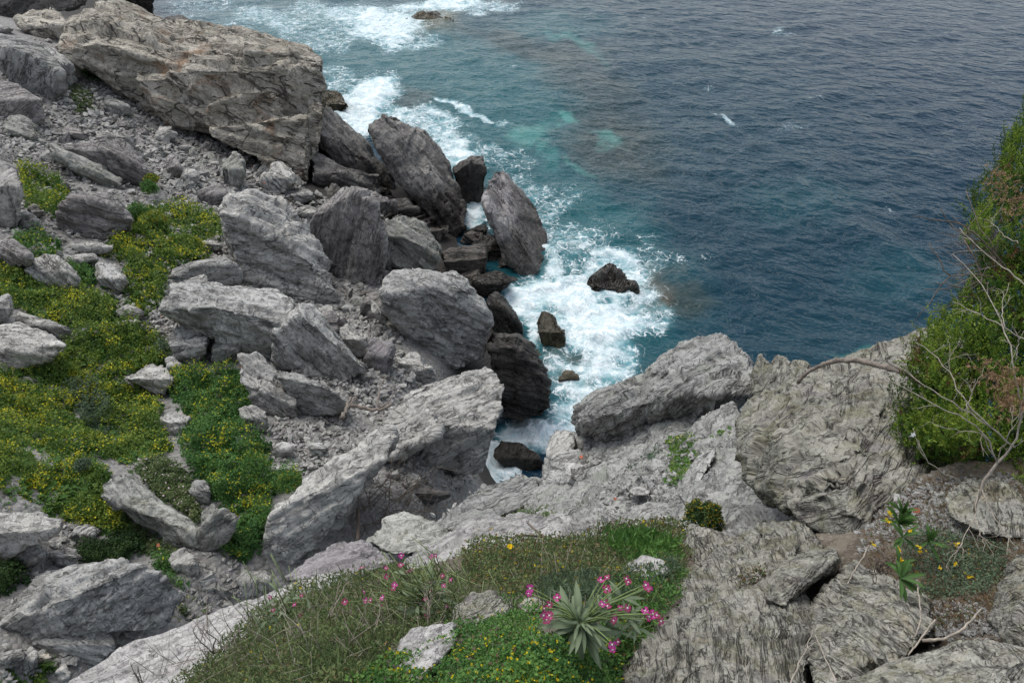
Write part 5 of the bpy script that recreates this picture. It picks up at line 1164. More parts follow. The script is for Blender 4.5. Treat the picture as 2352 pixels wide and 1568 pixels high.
bush('rounded yellow bush at the top of the yellow mat', 352, 505, 32, 31, 'yellow', .45, 22, n=1800, seed=3)
bush('small green bush by the dark blocky stone', 346, 430, 20, 34.5, 'fresh', .02, n=1000, seed=4)
bush('small yellow topped bush at the end of the log-shaped slab', 350, 410, 15, 35, 'yellow', .35, n=800, seed=5)
bush('small leafy green bush by the white flat stone at the ridge boulder', 668, 1100, 30, 16.4, 'fresh', .12, 24, n=2200, seed=6)
bush('blue grey round tuft in the lower yellow mat', 192, 1062, 18, 15.6, 'blue', 0, n=900, seed=7)

# ------------------------------------------------------------------ tubes: twigs, branches, canes, pods
def tube_geo(path, r0, r1, sides=5, jit=0.0, r=None):
    P = np.asarray(path, float); n = len(P)
    T = unit(np.gradient(P, axis=0)); A = unit(np.cross(T, np.array([.31, .17, .93]))); B = np.cross(T, A)
    rad = np.linspace(r0, r1, n)
    if jit: rad = rad * (1 + jit * (r or rng).normal(size=n))
    a = np.arange(sides) * 2 * np.pi / sides
    V = (P[:, None] + rad[:, None, None] * (np.cos(a)[None, :, None] * A[:, None] + np.sin(a)[None, :, None] * B[:, None])).reshape(-1, 3)
    i, j = np.meshgrid(np.arange(n - 1), np.arange(sides), indexing='ij')
    k = (j + 1) % sides
    Q = np.stack([i * sides + j, i * sides + k, (i + 1) * sides + k, (i + 1) * sides + j], -1).reshape(-1, 4)
    F = np.concatenate([Q[:, [0, 1, 2]], Q[:, [0, 2, 3]]])
    c0 = len(V); V = np.concatenate([V, P[[0]], P[[-1]]])
    e = np.arange(sides); f = (e + 1) % sides
    F = np.concatenate([F, np.c_[f, e, np.full(sides, c0)], np.c_[(n - 1) * sides + e, (n - 1) * sides + f, np.full(sides, c0 + 1)]])
    return V, F
def tubes(name, items, mat, parent=None):
    V, F, o = [], [], 0
    for it in items:
        v, f = tube_geo(*it); V.append(v); F.append(f + o); o += len(v)
    return link(name, mesh_from(name, np.concatenate(V), np.concatenate(F), MAT[mat]), parent)
def px_path(pts, n=14, wob=0.0, r=None):
    """(u, v, d) points -> a smooth path"""
    A = np.array(pts, float); t = np.r_[0, np.cumsum(np.hypot(np.diff(A[:, 0]), np.diff(A[:, 1])))]
    s = np.linspace(0, t[-1], n)
    P = at(np.interp(s, t, A[:, 0]), np.interp(s, t, A[:, 1]), np.interp(s, t, A[:, 2]))
    for _ in range(2): P[1:-1] = (P[:-2] + 2 * P[1:-1] + P[2:]) / 4
    if wob: P[1:-1] += (r or rng).normal(size=(n - 2, 3)) * wob
    return P
def twigs(base, dirn, length, rad, depth, r, out, droop=0.0):
    n = 6; P = [base]; d = unit(dirn)
    for k in range(n - 1):
        d = unit(d + r.normal(size=3) * .16 + np.array([0, 0, -droop])); P.append(P[-1] + d * length / (n - 1))
    out.append((np.array(P), rad, rad * .55, 4))
    if depth:
        for k in range(2 + int(r.random() * 2)):
            i = r.integers(2, n)
            twigs(P[i], d + r.normal(size=3) * .55, length * (.45 + .3 * r.random()), rad * .55, depth - 1, r, out, droop)

# ------------------------------------------------------------------ the big green bush at the right edge
BUSH = [(2360,215),(2338,290),(2305,365),(2262,430),(2246,500),(2250,570),(2228,640),(2205,700),(2160,755),(2112,800),(2082,850),(2070,920),(2066,1000),(2088,1055),(2150,1085),(2250,1095),(2330,1115),(2470,1110),(2470,215)]
def shoots(label_n, n, seed, dbase, lo, hi, brown=0.0, L=.085, grow=0.0):
    r = np.random.default_rng(seed)
    u, v = sample(BUSH, n, r)
    lump = fbm(np.c_[u * .011, v * .011, u * 0 + seed], 3, 5)
    edge = np.clip((u - np.interp(v, [215, 365, 500, 640, 755, 850, 1000, 1085], [2360, 2305, 2246, 2228, 2160, 2082, 2066, 2150])) / 260, 0, 1)
    u = u - 26 * lump - 12 * np.abs(r.normal(size=n)) * (r.random(n) < .35)
    d = dbase + np.interp(v, [215, 600, 1100], [1.1, .5, 0]) - .42 * np.sqrt(edge) - .16 * lump + .10 * r.normal(size=n) + grow
    P = at(u, v, d)
    dirs = unit(-RIGHT * .55 + np.array([0, 0, .75]) - FWD * .35 + r.normal(size=(n, 3)) * .42)
    bend = unit(np.array([0, 0, .55]) + r.normal(size=(n, 3)) * .3)
    K = 9
    s = np.linspace(0, 1, K)
    Ln = L * (.55 + .8 * r.random(n))
    gs = []
    isb = (fbm(np.c_[u * .02, v * .02, u * 0], 2, 8) > .55) & (r.random(n) < brown)
    for k in range(K):
        Q = P + dirs * (Ln * s[k])[:, None] + bend * (Ln * .3 * s[k] ** 2)[:, None]
        for w in range(2):
            sd = unit(np.cross(dirs, r.normal(size=(n, 3))))
            ld = unit(dirs * .8 + sd * .75)
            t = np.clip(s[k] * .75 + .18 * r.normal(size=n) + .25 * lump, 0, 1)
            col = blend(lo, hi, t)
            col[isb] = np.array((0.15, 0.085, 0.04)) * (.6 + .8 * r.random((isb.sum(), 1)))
            gs.append(diamonds(Q, ld, unit(np.cross(ld, sd) + 1e-6), .019 * (1 - .35 * s[k]), .0085, col))
    return join_geo(gs)
rb = empty('evergreen_bush', Vector(at(np.array([2300.]), np.array([1090.]), 2.9)[0]))
tag(rb, 'large scaly leaved evergreen bush filling the right edge', 'bush', None, 'thing')
def under(o, root):
    o.parent = root; o.matrix_parent_inverse = root.matrix_basis.inverted() if False else Matrix.Translation(root.location).inverted(); return o
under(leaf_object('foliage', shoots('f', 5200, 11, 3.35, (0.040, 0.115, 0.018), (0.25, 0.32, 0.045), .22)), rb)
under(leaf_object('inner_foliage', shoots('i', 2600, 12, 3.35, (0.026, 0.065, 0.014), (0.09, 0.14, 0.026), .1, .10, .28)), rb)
r9 = np.random.default_rng(9)
its = []
for k in range(70):
    u, v = 2255 + r9.random() * 90, 520 + r9.random() * 130
    twigs(at(np.array([u]), np.array([v]), 3.75)[0], -RIGHT + r9.normal(size=3) * .6, .12 + .12 * r9.random(), .002, 1, r9, its)
for k in range(12):
    v = 620 + r9.random() * 460
    twigs(at(np.array([2340.]), np.array([v]), 3.55)[0], -RIGHT * 1.0 + np.array([0, 0, .5]) + r9.normal(size=3) * .3, .35 + .25 * r9.random(), .006, 1, r9, its)
under(tubes('dead_twigs', its, 'deadbrown'), rb)
def flowerheads(root, spots, seed, n=46, spread=.05):
    r = np.random.default_rng(seed); gs = []
    for u, v, d in spots:
        c = at(np.array([u]), np.array([v]), d)[0]
        for k in range(n):
            q = c + r.normal(size=3) * spread
            P = np.repeat(q[None], 7, 0); D_ = unit(r.normal(size=(7, 3)) + np.array([0, 0, .4]))
            gs.append(diamonds(P, D_, unit(r.normal(size=(7, 3))), .014, .004, np.tile(np.array((0.26, 0.165, 0.095)) * (.6 + .7 * r.random()), (7, 1))))
    o = leaf_object('dry_flower_heads', join_geo(gs)); under(o, root); return o
flowerheads(rb, [(2285,405,3.3),(2315,425,3.2),(2345,455,3.15),(2340,480,3.1),(2300,440,3.25)], 3, 26, .03)

# dry bush in front of it
db = empty('dry_bush', Vector(at(np.array([2245.]), np.array([1135.]), 2.55)[0]))
tag(db, 'leafless pale dry bush with forked branches before the evergreen bush', 'bush', None, 'thing')
BR = [[(2238,1175,2.58),(2250,1120,2.55),(2290,1060,2.5),(2331,1027,2.48),(2345,950,2.46),(2350,880,2.45)],
 [(2331,1027,2.48),(2280,985,2.44),(2217,940,2.42),(2134,893,2.45),(2081,853,2.5),(2060,838,2.52)],
 [(2290,1060,2.5),(2261,987,2.46),(2210,955,2.45),(2148,933,2.45),(2094,900,2.46),(2041,873,2.48)],
 [(2345,950,2.46),(2331,830,2.45),(2308,750,2.5),(2278,683,2.55),(2230,620,2.62),(2188,583,2.68)],
 [(2380,690,2.6),(2351,650,2.6),(2300,610,2.65),(2261,583,2.68),(2225,545,2.75),(2204,523,2.8)],
 [(2400,800,2.5),(2348,780,2.5),(2310,752,2.5),(2268,733,2.52),(2225,710,2.55),(2188,693,2.58)],
 [(2280,985,2.44),(2235,940,2.44),(2201,903,2.44),(2174,837,2.5),(2140,805,2.55),(2104,787,2.6)],
 [(2290,1060,2.5),(2254,990,2.48),(2201,990,2.45),(2148,977,2.45)],
 [(2331,830,2.45),(2335,800,2.42),(2351,760,2.42)],[(2308,750,2.5),(2300,700,2.55),(2318,650,2.6)],[(2217,940,2.42),(2235,900,2.42),(2240,870,2.42)],
 [(2250,1120,2.55),(2180,1095,2.5),(2130,1060,2.48),(2110,1010,2.48)],[(2290,1060,2.5),(2320,990,2.4),(2328,930,2.4)],[(2338,560,2.7),(2300,540,2.75),(2275,500,2.8)],
 [(2250,1120,2.55),(2236,1190,2.5),(2210,1245,2.42),(2188,1292,2.36)],[(2236,1190,2.5),(2255,1230,2.42),(2262,1268,2.36)],
 [(2256,1125,2.54),(2262,1150,2.5),(2281,1185,2.45),(2338,1262,2.3)],[(2210,1245,2.42),(2196,1270,2.38),(2178,1284,2.36)]]
its = []; r8 = np.random.default_rng(8)
for k, b in enumerate(BR):
    P = px_path(b, 14, .0025, r8); r0 = .0065 if k == 0 else (.0032 if k < 7 else .0022)
    its.append((P, r0, r0 * .32, 5, .08, r8))
    for j in range(3):
        i = r8.integers(5, 13)
        twigs(P[i], unit(P[min(i + 1, 13)] - P[i - 1]) + r8.normal(size=3) * .55, .04 + .06 * r8.random(), .0011, 1, r8, its)
under(tubes('branches', its, 'dry'), db)
flowerheads(db, [(2260,850,2.5),(2290,860,2.48),(2320,870,2.45),(2345,885,2.42),(2300,900,2.45),(2325,920,2.44),(2350,930,2.42),(2310,935,2.44)], 5, 26, .022)

# ------------------------------------------------------------------ driftwood, sticks, cane
def stick(label, pts, r0, r1, mat, name='dry_stick', n=18, wob=.0009, cat='stick', sides=7, forks=()):
    root = empty(name, Vector(at(np.array([pts[0][0]], float), np.array([pts[0][1]], float), pts[0][2])[0]))
    tag(root, label, cat, None, 'thing')
    r = np.random.default_rng(abs(hash(label)) % 1 + len(label) * 31)
    under(tubes('stem', [(px_path(pts, n, wob, r), r0, r1, sides, .07, r)], mat), root)
    for f in forks: under(tubes('twig', [(px_path(f, 9, wob * .6, r), r1 * .9, r1 * .35, 5)], mat), root)
    return root
stick('thick bent driftwood branch reaching from the bush over the cliff', [(1832,880,4.3),(1850,856,4.25),(1885,836,4.2),(1930,826,4.1),(1975,829,4.0),(2030,842,3.85),(2085,856,3.7)],   .011, .019, 'bark', 'driftwood_branch', 26, .0022, 'branch')
stick('grey driftwood piece lying across stones at the ridge boulder', [(806,930,19.9),(830,936,19.8),(860,942,19.6),(884,938,19.5),(900,926,19.6)], .06, .04, 'bark', 'driftwood', 14, .02, 'driftwood', forks=[[(860,942,19.6),(885,930,19.6),(905,905,19.8)],[(870,935,19.6),(868,905,20),(875,880,20.6),(890,862,21.2)]])
stick('splintered grey driftwood stump propped between stones', [(785,960,19.0),(795,938,19.3),(806,912,19.8)], .07, .035, 'bark', 'driftwood', 10, .015, 'driftwood', forks=[[(795,938,19.3),(812,918,19.6),(818,905,19.9)]])
stick('yellow cane lying among plants at the bottom edge', [(720,1580,2.05),(790,1545,2.12),(890,1506,2.2)], .0085, .0075, 'cane', 'bamboo_cane', 12, .0, 'cane', 10)
stick('short brown stick behind the yellow cane', [(785,1462,2.5),(815,1480,2.45),(845,1492,2.4),(866,1508,2.35)], .009, .011, 'deadbrown', 'dry_stick')
stick('tan curved stick at the lower right by the bare earth', [(2118,1470,1.98),(2165,1468,1.95),(2210,1446,1.97),(2254,1398,2.02)], .005, .003, 'dry', 'dry_stick')
stick('thin pale stem hanging below the leafy plants', [(2104,1322,2.2),(2112,1380,2.1),(2115,1430,2.02),(2101,1462,1.98)], .003, .0022, 'dry', 'dry_stick')
stick('pale straight stem pointing into the rock crack', [(2148,1422,1.98),(2118,1462,1.95),(2086,1504,1.9)], .0026, .002, 'dry', 'dry_stick')
stick('pale stem leaning below the dry bush, left of the leafy plants', [(1995,1252,2.6),(1985,1275,2.55),(1962,1310,2.45),(1947,1340,2.38)], .0026, .002, 'dry', 'dry_stick')
stick('pale forked dry twig at the bottom edge, tallest of three', [(1806,1590,1.62),(1844,1505,1.72),(1858,1475,1.76),(1866,1452,1.78)], .0026, .0010, 'dry', 'dry_twig', forks=[[(1844,1505,1.72),(1852,1500,1.7),(1858,1490,1.7)],[(1852,1488,1.74),(1868,1478,1.74),(1878,1470,1.74)]])
stick('pale forked dry twig at the bottom edge, right of the tallest', [(1925,1590,1.6),(1906,1530,1.66),(1888,1495,1.7),(1873,1456,1.74)], .0026, .0010, 'dry', 'dry_twig', forks=[[(1888,1495,1.7),(1880,1478,1.7),(1868,1472,1.72)],[(1895,1508,1.68),(1902,1485,1.7),(1904,1470,1.7)]])
stick('small pale dry twig at the bottom edge, leftmost of three', [(1722,1590,1.74),(1716,1545,1.8),(1711,1512,1.84)], .002, .0008, 'dry', 'dry_twig', forks=[[(1716,1545,1.8),(1706,1535,1.8),(1698,1528,1.8)],[(1714,1530,1.8),(1722,1520,1.8),(1728,1508,1.82)]])
stick('dark thin branch lying on the pink white rock band', [(1212,1200,6.9),(1235,1222,6.6),(1262,1242,6.2),(1290,1258,5.8)], .010, .016, 'deadbrown', 'dry_branch', forks=[[(1245,1232,6.4),(1210,1228,6.3),(1186,1230,6.2)]])
stick('dark upright stake in the gully debris', [(822,1240,15.2),(823,1205,15.6),(822,1168,16.0)], .045, .045, 'deadbrown', 'wooden_stake', 5, .0, 'stake')
its = []; r7 = np.random.default_rng(7)
for k in range(75):
    u, v = sample([(790,1260),(830,1180),(860,1110),(900,1110),(960,1170),(900,1200),(860,1240),(770,1290)], 1, r7)
    twigs(at(u, v, ground_d(u, v) - .15)[0], r7.normal(size=3) * np.array([1, 1, .35]) + np.array([0, 0, .1]),   .7 + .8 * r7.random(), .012, 1, r7, its)
tag(tubes('dead_brushwood', its, 'deadbrown'), 'tangle of brown dead brushwood in the gully', 'brushwood', None, 'stuff')

def dry_plant(label, u, v, d, L, n, seed, mat='dry', spread=.6, rad=.0022, name='dry_shrub'):
    r = np.random.default_rng(seed); b = at(np.array([u], float), np.array([v], float), d)[0]
    root = empty(name, Vector(b)); tag(root, label, 'dry shrub', None, 'thing')
    for k in range(n):
        its = []; twigs(b, np.array([0, 0, 1.0]) - FWD * .2 + r.normal(size=3) * spread, L * (.6 + .6 * r.random()), rad, 2, r, its)
        under(tubes('twig', its, mat), root)
dry_plant('grey branching dry shrub left of the pink flowering plant', 732, 1470, 2.65, .22, 4, 21, spread=.55, rad=.0035)
dry_plant('small dry shrub beside the pink flowering plant', 845, 1490, 2.4, .16, 3, 22, spread=.4)
dry_plant('pale curling dry stems above the purple white rock', 985, 1440, 2.5, .13, 5, 23, spread=.9)
dry_plant('dark brown dry stems on the pinkish slab, upper of two', 490, 1500, 3.7, .24, 3, 24, 'bark', .6, .005)
dry_plant('dark brown dry stems on the pinkish slab, lower of two', 330, 1585, 4.0, .28, 3, 25, 'bark', .6, .005)
dry_plant('rusty brown dry bush above the green tuft', 1425, 1228, 5.0, .20, 9, 26, 'deadbrown', .6, .0035)
dry_plant('small dry herb standing on the steep rock face', 1610, 1300, 2.9, .07, 4, 27, 'deadbrown', .5, .0016)
its = []; r6 = np.random.default_rng(66)
for (poly, n, L) in (([(330,1568),(480,1440),(620,1400),(640,1500),(480,1568)], 60, .30), ([(620,1568),(640,1440),(1000,1420),(950,1500),(800,1568)], 90, .16), ([(1180,1500),(1300,1400),(1420,1330),(1380,1420),(1300,1568)], 24, .14), ([(1090,1330),(1500,1250),(1480,1320),(1180,1370)], 40, .14)):
    u, v = sample(poly, n, r6); d = L_FIELD(u, v); P = at(u, v, d)
    for k in range(n):
        dr = unit(np.array([0, 0, 1.0]) + r6.normal(size=3) * .5); l = L * (.5 + .8 * r6.random())
        its.append((np.array([P[k], P[k] + dr * l * .5 + r6.normal(size=3) * .01, P[k] + dr * l + r6.normal(size=3) * .03]), .0013 * d[k] / 2.2, .0006 * d[k] / 2.2, 3))
tag(tubes('dry_stalks', its, 'dry'), 'thin pale dry grass stalks among the foreground plants', 'dry grass', None, 'stuff')

# ------------------------------------------------------------------ ground cover of the near ledge
def cover(label, poly, tone, n, field, name='ground_cover', L=(.008, .014), W=.75, h=.06, flower=0.0, fcol=(0.52, 0.42, 0.012), up=.35, seed=0, brown=0.0, cat='ground cover'):
    r = np.random.default_rng(300 + seed)
    u, v = sample(poly, n, r); u = u + r.normal(size=n) * 7; v = v + r.normal(size=n) * 6
    d = field(u, v); P = at(u, v, d)
    m = np.clip(.7 + .6 * fbm(P * 9, 3, 81 + seed), .1, 2)
    lev = r.random(n) ** .6
    P = P + np.c_[np.zeros((n, 2)), h * m * lev]
    l = L[0] + (L[1] - L[0]) * r.random(n); l = l * np.maximum(1, d / 3.0)
    D_ = rand_dirs(r, n, up); N_ = rand_dirs(r, n, .9)
    col = blend(*GREENS[tone], np.clip(.5 + .4 * fbm(P * 14, 2, 85) + .25 * r.normal(size=n), 0, 1))
    bm_ = r.random(n) < brown; col[bm_] = np.array((0.13, 0.085, 0.045)) * (.6 + .9 * r.random((bm_.sum(), 1)))
    gs = [diamonds(P, D_, N_, l, l * W, col)]
    if flower:
        k = int(n * flower * .6); i = r.permutation(np.nonzero((lev > .6) & (fbm(P * 5, 2, 88) > -.25))[0])[:k]; k = len(i)
        for a in range(3):
            gs.append(diamonds(P[i] + np.array([0, 0, .008]), rand_dirs(r, k, .6), rand_dirs(r, k, .9), .0068 * np.maximum(1, d[i] / 2.4), .0060 * np.maximum(1, d[i] / 2.4), np.tile(fcol, (k, 1)) * (.75 + .4 * r.random((k, 1)))))
    o = leaf_object(name, join_geo(gs))
    return tag(o, label, cat, None, 'stuff')
cover('green clover-like cover with small yellow flowers at the bottom centre', [(800,1590),(880,1520),(960,1475),(1060,1440),(1110,1400),(1200,1385),(1245,1400),(1235,1500),(1300,1590)], 'fresh', 9500, L_FIELD, h=.07, flower=.028, seed=1, brown=.05)
cover('green clover-like cover with yellow flowers below the rosette', [(1195,1500),(1300,1480),(1400,1500),(1425,1530),(1430,1590),(1195,1590)], 'fresh', 4200, L_FIELD, h=.09, flower=.035, seed=2)
cover('grey green low herbs covering the left of the flowering ledge', [(380,1600),(520,1485),(600,1402),(690,1352),(800,1325),(900,1302),(1060,1335),(1110,1400),(1000,1425),(930,1470),(870,1520),(800,1590)], 'drab', 21000, L_FIELD, L=(.010, .022), W=.36, h=.09, flower=.004, up=.6, seed=3, brown=.07)
cover('brownish green herbs with yellow flowers on the upper ledge', [(1055,1285),(1095,1240),(1200,1242),(1345,1238),(1400,1212),(1550,1198),(1595,1270),(1550,1318),(1450,1345),(1300,1345),(1200,1372),(1080,1352)], 'drab', 17000, L_FIELD, L=(.010, .02), W=.5, h=.09, flower=.014, up=.5, seed=4, brown=.2)
cover('mixed green herbs between the rosette and the steep rock face', [(1380,1340),(1560,1310),(1590,1330),(1500,1440),(1440,1540),(1400,1500),(1380,1420)], 'fresh', 5200, L_FIELD, L=(.010, .022), W=.4, h=.07, flower=.006, up=.7, seed=12, brown=.1)
cover('upright grey green fleshy leaves behind the rosette', [(1235,1345),(1300,1325),(1420,1335),(1530,1300),(1560,1320),(1480,1370),(1400,1400),(1260,1410)], 'blue', 5500, L_FIELD, L=(.020, .036), W=.20, h=.09, flower=.006, up=1.3, seed=5)
cover('bright green broad leaved tuft beside the cream stone', [(1395,1245),(1440,1232),(1540,1262),(1560,1290),(1480,1302),(1410,1285)], 'fresh', 2600, L_FIELD, L=(.03, .05), W=.22, h=.13, up=1.6, seed=6)
cover('low green leaves with yellow flowers on the bare earth right', [(2060,1250),(2130,1225),(2230,1240),(2310,1262),(2290,1340),(2230,1375),(2120,1375),(2075,1330)], 'blue', 5200, S_FIELD, L=(.007, .013), W=.6, h=.05, flower=.004, seed=7, brown=.06)
cover('brown dry litter on the bare earth', [(1985,1190),(2100,1110),(2200,1090),(2352,1120),(2352,1300),(2260,1440),(2120,1440),(1990,1360)], 'drab', 11000, S_FIELD, L=(.012, .03), W=.12, h=.015, seed=8, brown=.85, name='plant_litter', cat='litter')
cover('brown litter and red leaved herb in the hollow of the cliff', [(1690,1330),(1740,1305),(1760,1330),(1750,1375),(1700,1370)], 'drab', 420, lambda u, v: u * 0 + 2.62, L=(.008, .02), W=.4, h=.03, seed=9, brown=.6, name='plant_litter', cat='litter')
r5 = np.random.default_rng(55)
def grass(label, poly, n, field, L, col, seed):
    r = np.random.default_rng(seed); u, v = sample(poly, n, r); d = field(u, v); P = at(u, v, d)
    l = L * (.5 + .9 * r.random(n)) * np.maximum(1, d / 3)
    D_ = unit(np.array([0, 0, 1.]) + r.normal(size=(n, 3)) * .45); N_ = unit(r.normal(size=(n, 3)))
    o = leaf_object('grass', diamonds(P, D_, N_, l, l * .05, blend(col, np.array(col) * 2.1, r.random(n))))
    return tag(o, label, 'grass', None, 'stuff')
grass('thin green grass among the foreground herbs', [(380,1600),(520,1485),(600,1402),(800,1325),(1060,1300),(1400,1220),(1550,1210),(1580,1310),(1440,1480),(1390,1400),(1100,1420),(900,1500),(800,1590)], 9000, L_FIELD, .075, (0.060, 0.085, 0.034), 77)

# ------------------------------------------------------------------ flowering plants built leaf by leaf
def blade_mesh(name, L, W, bend, col0, col1, n=7, wave=0.0, seed=0):
    """a lance-shaped leaf along +Y with a folded middle rib, rising in +Z and bending over"""
    r = np.random.default_rng(seed); t = np.linspace(0, 1, n)
    w = W * np.sin(np.pi * np.clip(t * .92 + .06, 0, 1) ** 1.25) ** .8
    y = L * t; z = L * (bend[0] * t - bend[1] * t * t)
    V = []; C = []
    for i in range(n):
        wv = wave * r.normal() * W
        V += [(-w[i] / 2, y[i], z[i] + .18 * w[i] + wv), (0, y[i], z[i]), (w[i] / 2, y[i], z[i] + .18 * w[i] - wv)]
        c = np.array(col0) * (1 - t[i]) + np.array(col1) * t[i]
        C += [c, c * 1.35, c]
    F = []
    for i in range(n - 1):
        a = i * 3; F += [(a, a + 1, a + 4, a + 3), (a + 1, a + 2, a + 5, a + 4)]
    me = mesh_from(name, V, F, MAT['leaf']); set_col(me, 'col', np.array(C)); return me
def place(name, me, root, loc, direction, nrm, scale=1.0):
    y = Vector(direction).normalized(); z = Vector(nrm); z = (z - y * z.dot(y)).normalized(); x = y.cross(z)
    o = link(name, me)
    m = Matrix(((x.x, y.x, z.x), (x.y, y.y, z.y), (x.z, y.z, z.z)))
    o.matrix_world = Matrix.LocRotScale(Vector(loc), m.to_quaternion(), Vector((scale,) * 3))
    o.parent = root; o.matrix_parent_inverse = Matrix.Translation(root.location).inverted()
    return o
def petal_mesh(name, L, W, col, pale):
    V = [(0, 0, 0), (-W * .18, L * .3, .05 * L), (W * .18, L * .3, .05 * L), (-W * .5, L * .72, .12 * L), (W * .5, L * .72, .12 * L), (-W * .3, L, .06 * L), (0, L * .93, .10 * L), (W * .3, L, .06 * L), (0, L * .65, .03 * L)]
    F = [(0, 2, 8), (0, 8, 1), (1, 8, 3), (2, 4, 8), (3, 8, 6), (8, 4, 6), (3, 6, 5), (4, 7, 6)]
    me = mesh_from(name, V, F, MAT['petal']); C = np.tile(col, (9, 1)); C[0] = pale; C[8] = np.array(col) * .8 + np.array(pale) * .2; set_col(me, 'col', C); return me
PET = [petal_mesh('petal', .0115, .0105, c, (0.75, 0.55, 0.65)) for c in ((0.42, 0.008, 0.17), (0.47, 0.016, 0.24), (0.33, 0.005, 0.10))]
CEN = mesh_from('centre', *tube_geo(np.array([[0, 0, 0], [0, 0, .002]]), .0022, .0016, 6), MAT['white'])
def flower(root, P, axis, r, scale=1.0, n=4):
    fo = empty('flower', Vector(P)); fo.parent = root; fo.matrix_parent_inverse = Matrix.Translation(root.location).inverted()
    ax = Vector(axis).normalized(); b = ax.orthogonal().normalized(); c = ax.cross(b); a0 = r.random() * 6.28; me = PET[r.integers(3)]
    for k in range(n):
        a = a0 + k * 2 * math.pi / n + r.normal() * .12
        y = (b * math.cos(a) + c * math.sin(a) + ax * (.18 + .12 * r.random())).normalized(); z = (ax - y * ax.dot(y)).normalized(); x = y.cross(z)
        o = link('petal', me); o.matrix_world = Matrix.LocRotScale(Vector(P), Matrix(((x.x, y.x, z.x), (x.y, y.y, z.y), (x.z, y.z, z.z))).to_quaternion(), Vector((scale,) * 3))
        o.parent = fo; o.matrix_parent_inverse = Matrix.Translation(fo.location).inverted()
    o = link('centre', CEN); o.matrix_world = Matrix.LocRotScale(Vector(P) + ax * .002, ax.to_track_quat('Z', 'Y'), Vector((scale,) * 3)); o.parent = fo; o.matrix_parent_inverse = Matrix.Translation(fo.location).inverted()
TOCAM = -FWD
r4 = np.random.default_rng(44)
GREYG0, GREYG1 = (0.085, 0.120, 0.066), (0.145, 0.185, 0.110)
LEAVES = [blade_mesh('leaf', .088, .0185, b, GREYG0, GREYG1, wave=.16, seed=k) for k, b in enumerate(((.3, .75), (.4, 1.05), (.15, .65), (.65, 1.0)))]
st = empty('flowering_stock', Vector(at(np.array([1330.]), np.array([1445.]), 1.86)[0]))
tag(st, 'magenta flowering plant with a large grey green leaf rosette at the bottom centre', 'flowering plant', None, 'thing')
c0 = at(np.array([1330.]), np.array([1440.]), 1.82)[0]
upv = np.array([0, 0, 1.0]); axis = unit(upv * .85 + TOCAM * .35)
e1 = unit(np.cross(axis, np.array([0, 1, 0]))); e2 = np.cross(axis, e1)
for ring, (nn, tilt_, sc_) in enumerate(((7, 1.15, .45), (10, .75, .70), (13, .40, .92), (15, .08, 1.05), (11, -.25, 1.0))):
    for k in range(nn):
        a = 2 * math.pi * (k + .5 * (ring % 2)) / nn + r4.normal() * .30
        rd = e1 * math.cos(a) + e2 * math.sin(a); tl_ = tilt_ + .26 * r4.normal()
        dr = unit(rd * math.cos(tl_) + axis * math.sin(tl_) + r4.normal(size=3) * .08)
        place('leaf', LEAVES[r4.integers(4)], st, c0 + axis * (.01 * (4 - ring)) + rd * .006, dr, axis * math.cos(tilt_) - rd * math.sin(tilt_) + r4.normal(size=3) * .28, sc_ * (.7 + .5 * r4.random()))
FL1 = [(1217,1350),(1213,1362),(1280,1372),(1262,1388),(1252,1396),(1248,1412),(1262,1413),(1256,1422),(1380,1332),(1395,1327),(1393,1352),(1438,1328),(1443,1336),(1388,1382),(1395,1393),(1382,1388),(1425,1397),(1440,1395),(1412,1418),(1408,1424),(1482,1343),(1493,1347),(1488,1352),(1482,1402),(1490,1415),(1500,1410),(1508,1412),(1517,1425),(1405,1478),(1418,1473),(1407,1490)]
its = []
for (u, v) in FL1:
    P = at(np.array([u], float), np.array([v], float), 1.76 + .03 * r4.normal())[0]
    flower(st, P, unit(TOCAM * .8 + upv * .5 + r4.normal(size=3) * .45), r4, .80 + .3 * r4.random())
    b = c0 + axis * .02 + r4.normal(size=3) * .006; mid = (b + P) / 2 + upv * .015 - TOCAM * .01
    its.append((np.array([b, (b + mid) / 2 + upv * .004, mid, (mid + P) / 2 + upv * .004, P - TOCAM * .004]), .0026, .0013, 5))
under(tubes('stems', its, 'stem'), st)
# leafy side shoots
for (u, v) in ((1400,1400),(1440,1420),(1390,1440),(1460,1440),(1420,1450),(1375,1410),(1430,1375)):
    cc = at(np.array([u], float), np.array([v], float), 1.84)[0]
    for k in range(7):
        a = r4.random() * 6.28; rd = e1 * math.cos(a) + e2 * math.sin(a); tl = .1 + .9 * r4.random()
        place('leaf', LEAVES[r4.integers(4)], st, cc, unit(rd * math.cos(tl) + axis * math.sin(tl)), axis, .38 + .25 * r4.random())

